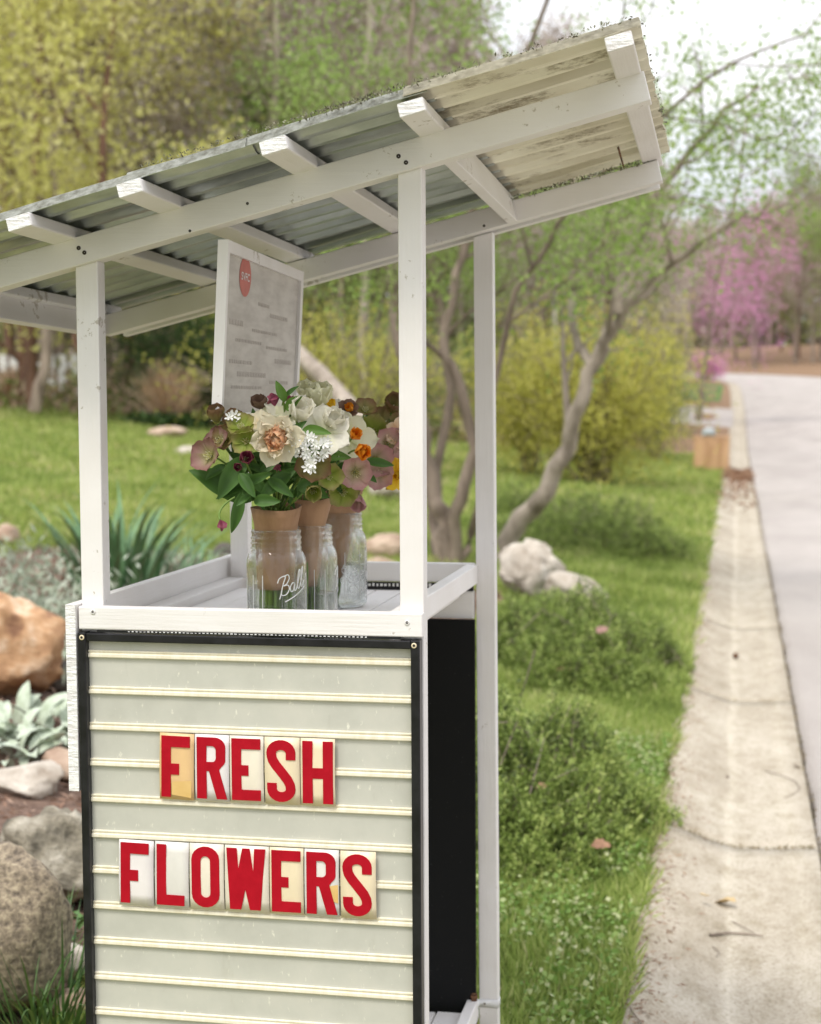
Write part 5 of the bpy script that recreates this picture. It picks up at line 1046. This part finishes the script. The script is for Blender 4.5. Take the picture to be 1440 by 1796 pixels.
clump('weed', 22, 1690, 14, 'few dark grass blades in front of the round boulder', LR, 105, .05, .9, .9, d=3.25)
rg = np.random.RandomState(104); g = ground_at(112, 1655); e = empty('leafy_weed', tuple(g), 'small bright leafed weed between the grey rock and the sign', 'plant')
LW = lens_leaf('leaf', .035, .018, noisy('weed_leaf', (.06, .14, .03), (.12, .24, .06), 20, .5, .1, .001))
for k in range(46): o = link('leaf', LW, e, loc=(rg.normal()*.05, rg.normal()*.04, rg.uniform(.0, .12))); o.rotation_euler = (rg.normal()*.5, rg.normal()*.6, rg.uniform(0, 6.28))
m = MB()
for k in range(7): m.tube([(0, 0, 0), (rg.normal()*.03, rg.normal()*.03, .06), (rg.normal()*.06, rg.normal()*.05, .12)], [.0015, .0008, .0006], 4)
link('stems', m.mesh('stems', STEM), e, loc=(0, 0, 0))
# dry ornamental grass
def dry(px, py, label, seed, h, w, n=2600, green=True):
    rg = np.random.RandomState(seed); g = ground_at(px, py); e = empty('dry_grass_clump', tuple(g), label, 'ornamental grass'); m = MB(); a = rg.uniform(0, 6.28, n); t = np.abs(rg.normal(size=n))*w
    dr = np.stack([np.cos(a)*t, np.sin(a)*t, np.ones(n)], 1); C = g+np.stack([rg.normal(size=n)*.12*h, rg.normal(size=n)*.12*h, rg.uniform(0, .45, n)*h], 1); m.leaves(C, h*.75, .03, dr, rg); m.build('blades', LG_TAN, e)['kind'] = 'stuff'
    if green:
        m = MB(); n2 = 900; C = g+np.stack([rg.normal(size=n2)*.3*h, rg.normal(size=n2)*.2*h-.3, rg.uniform(0, .22, n2)*h], 1); m.leaves(C, .16, .07, rg=rg, up=.5); m.build('foliage', LG_DARK, e)['kind'] = 'stuff'
dry(300, 752, 'tan dry grass clump with dark green foot on the lawn', 111, 1.15, .45); dry(372, 752, 'second tan dry grass clump partly behind the hanging sign', 112, 1.0, .4, 1600, False); dry(30, 715, 'dry reddish grass at the left edge of the wood', 113, .8, .5, 1500, False)
# slim trunks standing on the lawn
m_ = [(px_path([(60, 722, 30), (76, 650, 30), (90, 560, 30), (104, 420, 30), (92, 260, 30.5), (140, 150, 31), (170, 20, 31)]), .12, .05)]
stem_tree('slender_tree', m_, 'thin dark trunk leaning right on the far left of the lawn', LG_YEL, 1500, .10, .3, BARK, 121, kids=5, ratio=.3)
stem_tree('slender_tree', [(px_path([(640, 770, 24), (637, 600, 24), (641, 470, 24), (640, 250, 24), (650, -40, 24)]), .07, .04)], 'thin pale trunk standing behind the flowers', LG_FRESH, 900, .08, .3, BARKL, 122, kids=3, ratio=.25)
stem_tree('slender_tree', [(px_path([(480, 760, 34), (478, 400, 34), (484, 120, 34), (490, -60, 34)]), .085, .05)], 'thin tan trunk rising above the middle of the roof', LG_FRESH, 900, .10, .3, BARKL, 123, kids=4, ratio=.22)
ll = empty('leaning_log', tuple(dep(640, 760, 19)), 'grey fallen trunk leaning behind the flowers', 'log'); m = MB(); m.tube(px_path([(690, 800, 18.5), (640, 745, 19), (600, 700, 19.5), (560, 655, 20), (525, 622, 20.5), (470, 560, 21)]), [.13, .13, .12, .11, .10, .08], 9); m.build('trunk', BARKL, ll, True)

# far street furniture
M_CED = noisy('orange_cedar', (.36, .20, .10), (.54, .34, .19), 6, .7, .3, .003, (1, 1, .2)); M_GRY = noisy('grey_tin', (.30, .34, .36), (.44, .48, .50), 5, .4, 0)
g = ground_at(1247, 826); mb = empty('mailbox', tuple(g), 'orange cedar boarded mailbox stand beside the gutter', 'mailbox')
for k in range(6):
    o = boxo('board', (g[0]-.33+k*.111, g[1]-.02, g[2]-.05), (g[0]-.33+k*.111+.105, g[1]+.0, g[2]+.64-.01*(k % 2)), M_CED, mb, 0)
for k in range(5): boxo('board', (g[0]+.335, g[1]+.0+k*.11, g[2]-.05), (g[0]+.355, g[1]+.105+k*.11, g[2]+.64), M_CED, mb, 0)
boxo('board', (g[0]-.35, g[1]-.03, g[2]+.645), (g[0]+.37, g[1]+.58, g[2]+.675), M_CED, mb, 0)
prof_ = [(.09*math.cos(t), .09*math.sin(t)) for t in np.linspace(math.pi, 0, 12)]; P = [[(g[0]-.05+a*1.4, y_, g[2]+.76+b_) for a, b_ in [(-.09, -.085)]+prof_+[(.09, -.085), (-.09, -.085)]] for y_ in (g[1]-.02, g[1]+.46)]
P = [[(g[0]-.05, g[1]-.021, g[2]+.76)]*len(P[0])]+P; link('letter_box', grid_mesh('letter_box', P, M_GRY), mb)
POLE = noisy('pale_pole', (.50, .47, .46), (.70, .68, .68), 5, .6, 0)
up_ = empty('utility_pole', tuple(base_at(984, 40)), 'pale slender twin pole seen just under the right end of the roof', 'pole')
for a, z0, z1, r_ in [(988, 525, 330, .055), (974, 470, 330, .06)]: m = MB(); m.tube([dep(a, 720, 40), dep(a-3, z0, 40), dep(a, z1, 40), dep(a+4, 250, 40)], r_, 8); m.build('pole', POLE, up_, True)
WF = noisy('white_fence_paint', (.7, .7, .7), (.8, .8, .8), 4, .6, 0)
wf = empty('white_fence', tuple(base_at(60, 39)), 'far white board fence glimpsed between the trunks at the left edge', 'fence')
for a in (6, 26, 89, 110, -15, 132, -40): p = dep(a, 700, 39); zt_ = dep(a, 622, 39)[2]; z0 = float(terrain(p[0], p[1])); boxo('board', (p[0]-.10, p[1], z0-.2), (p[0]+.10, p[1]+.04, zt_), WF, wf, 0)
p0, p1 = dep(-60, 640, 39.1), dep(150, 640, 39.1); m = MB(); m.tube([p0, p1], .05, 4); m.build('rail', WF, wf)

# litter on the gutter and in the grass
def dead_leaf(px, py, size, label, seed, up=.0, mat=None, rot=None):
    rg = np.random.RandomState(seed); g = ground_at(px, py) if up == 0 else None
    if up == 'gut':
        d = ray(px, py); t = (-1.18+.012-CAMP[2])/d[2]; g = CAMP+d*t
        if XG < g[0] < XG+.2: t = (-1.18+.05-CAMP[2])/d[2]; g = CAMP+d*t
    elif up: g = dep(px, py, up)
    P = []
    for i in range(9):
        u = i/8; w = .36*math.sin(math.pi*min(1, u*.95+.03))**.8*(1+.25*math.sin(u*22+seed)); P.append([(u-.5, v*w, .10*math.sin(u*3+seed)+.14*abs(v)*w*2*(1+.5*math.sin(seed))+.03*math.sin(v*5+u*9)) for v in (-1, -.5, 0, .5, 1)])
    o = link('fallen_leaf', grid_mesh('fallen_leaf', P, mat or DLM[seed % 3]), None, None, loc=tuple(g+np.array([0, 0, .006]))); o.rotation_euler = rot or (rg.normal()*.3, rg.normal()*.3, rg.uniform(0, 6.28)); o.scale = (size, size, size); so = o.modifiers.new('t', 'SOLIDIFY'); so.thickness = .01
    return tag(o, label, 'leaf')
DLM = [noisy('dead_leaf_a', (.13, .06, .04), (.24, .12, .08), 30, .8, .3, .002), noisy('dead_leaf_b', (.16, .08, .045), (.30, .17, .10), 30, .8, .3, .002), noisy('dead_leaf_c', (.20, .11, .09), (.34, .20, .16), 30, .8, .3, .002)]
TANL = noisy('tan_leaf', (.46, .33, .16), (.60, .46, .26), 30, .8, .3, .002)
for px, py, s_, lb, sd_, u_ in [(1054, 1488, .058, 'curled brown leaf caught on the near juniper', 1, 4.75), (1008, 1440, .04, 'small dull purple leaf in the near juniper', 2, 4.95), (1062, 1192, .14, 'curled brown leaf low on the middle juniper', 3, 7.75), (1056, 1107, .08, 'small pink brown leaf on top of the middle juniper', 5, 7.9),
    (918, 1640, .04, 'pale pink curled leaf in the clover', 8, 0), (985, 1175, .10, 'dull brown leaf on the left of the middle juniper', 4, 7.6), (915, 1560, .035, 'reddish leaf in the pale weeds', 6, 0), (950, 1385, .04, 'brown leaf tucked in the near juniper', 7, 5.0), (1040, 1312, .045, 'tan leaf in the grass between the junipers', 11, 0), (935, 1740, .07, 'pale straw leaf in the lowest grass', 12, 0)]:
    dead_leaf(px, py, s_, lb, sd_, u_)
dead_leaf(1272, 1586, .068, 'large tan leaf lying on the nearest gutter slab', 14, 'gut', TANL, (.05, .05, 2.6)); dead_leaf(1236, 1573, .03, 'small orange tan leaf touching the large tan leaf', 15, 'gut', TANL); dead_leaf(1398, 1346, .04, 'small brown leaf near the asphalt seam', 16, 'gut'); dead_leaf(1228, 1097, .06, 'dark leaf at the grass edge of the gutter', 17, 'gut'); dead_leaf(1194, 1190, .05, 'brown leaf on the gutter edge beside the middle juniper', 18, 'gut')
def gut(px, py, h=.008):
    d = ray(px, py); p = CAMP+d*((-1.176+h-CAMP[2])/d[2]); z = float(np.interp(p[0]-XG, [a for a, _ in prof], [b for _, b in prof])); return CAMP+d*((-1.18+z+h-CAMP[2])/d[2])
def twig(pts, r, label, seed=0):
    m = MB(); q = [gut(a, b_, .004+.003*(i % 2)) for i, (a, b_) in enumerate(pts)]; m.tube(q, np.linspace(r, r*.5, len(q)), 6); tag(m.build('twig', BARK, None, True), label, 'twig')
twig([(1342, 1352), (1372, 1360), (1395, 1370), (1403, 1382), (1392, 1392), (1376, 1400)], .0022, 'curved thin twig on the second gutter slab'); twig([(1245, 1640), (1275, 1636), (1310, 1638), (1338, 1641)], .004, 'straight mossy twig on the nearest gutter slab'); twig([(1285, 1616), (1305, 1626), (1325, 1638)], .0018, 'fine twig crossing the mossy twig'); twig([(1095, 1745), (1110, 1775), (1130, 1800)], .003, 'dark bent twig at the bottom gutter edge'); twig([(1250, 1660), (1262, 1670), (1256, 1678)], .0015, 'tiny curled twig near the tan leaf')
g = gut(1290, 1150, .018); me = rock_mesh(77, .1, .3, 3); me.materials.append(RUST); o = link('seed_ball', me, None, None, loc=tuple(g)); o.scale = (.017,)*3; tag(o, 'round brown spiky seed ball in the middle of the gutter', 'seed ball')
g = gut(1276, 1362, .004); me = rock_mesh(78, .5, .2, 2); me.materials.append(BARK); o = link('pebble', me, None, None, loc=tuple(g)); o.scale = (.009, .008, .005); tag(o, 'small dark pebble on the second gutter slab', 'pebble')
m = MB(); rg = np.random.RandomState(131); n = 2600; x = XG+rg.uniform(-.1, .55, n)**1.0; y = 19+12*rg.uniform(0, 1, n)**.7; x += 0; C = np.stack([x, y, -1.18+np.interp(x-XG, [a for a, _ in prof], [b for _, b in prof])+rg.uniform(0, .05, n)*(y > 26)+.004], 1); k_ = rg.uniform(0, 1, n) < np.where(y > 27, 1, .28); m.leaves(C[k_], .07, .045, rg=rg)
tag(m.build('leaf_drift', LG_BROWN), 'drift of reddish dead leaves along the far gutter', 'leaves', kind='stuff')
m = MB(); n = 2600; t = rg.uniform(0, 1, n); y = 1.0+t**1.5*11; x = XG+np.abs(rg.normal(size=n))*.055+rg.uniform(-.02, .02, n); C = np.stack([x, y, -1.18+np.interp(np.clip(x-XG, 0, 1), [a for a, _ in prof], [b for _, b in prof])+.003], 1); dr = rg.normal(size=(n, 3)); dr[:, 2] *= .12; m.leaves(C, .022, .0035, dr, rg)
tag(m.build('plant_litter', LG_BROWN), 'dry stems and needles scattered along the lawn edge of the gutter', 'litter', kind='stuff')
# a dark green lawn and litter verge beyond the side street
tag(link('far_lawn', grid_mesh('far_lawn', [[(x, y, float(terrain(x, y))+.006) for x in (-14, -6, -3, -1.5, -.3)] for y in np.linspace(69, 86, 6)], noisy('far_lawn_green', (.05, .12, .02), (.09, .18, .03), .6, 1, 0))), kind='structure')
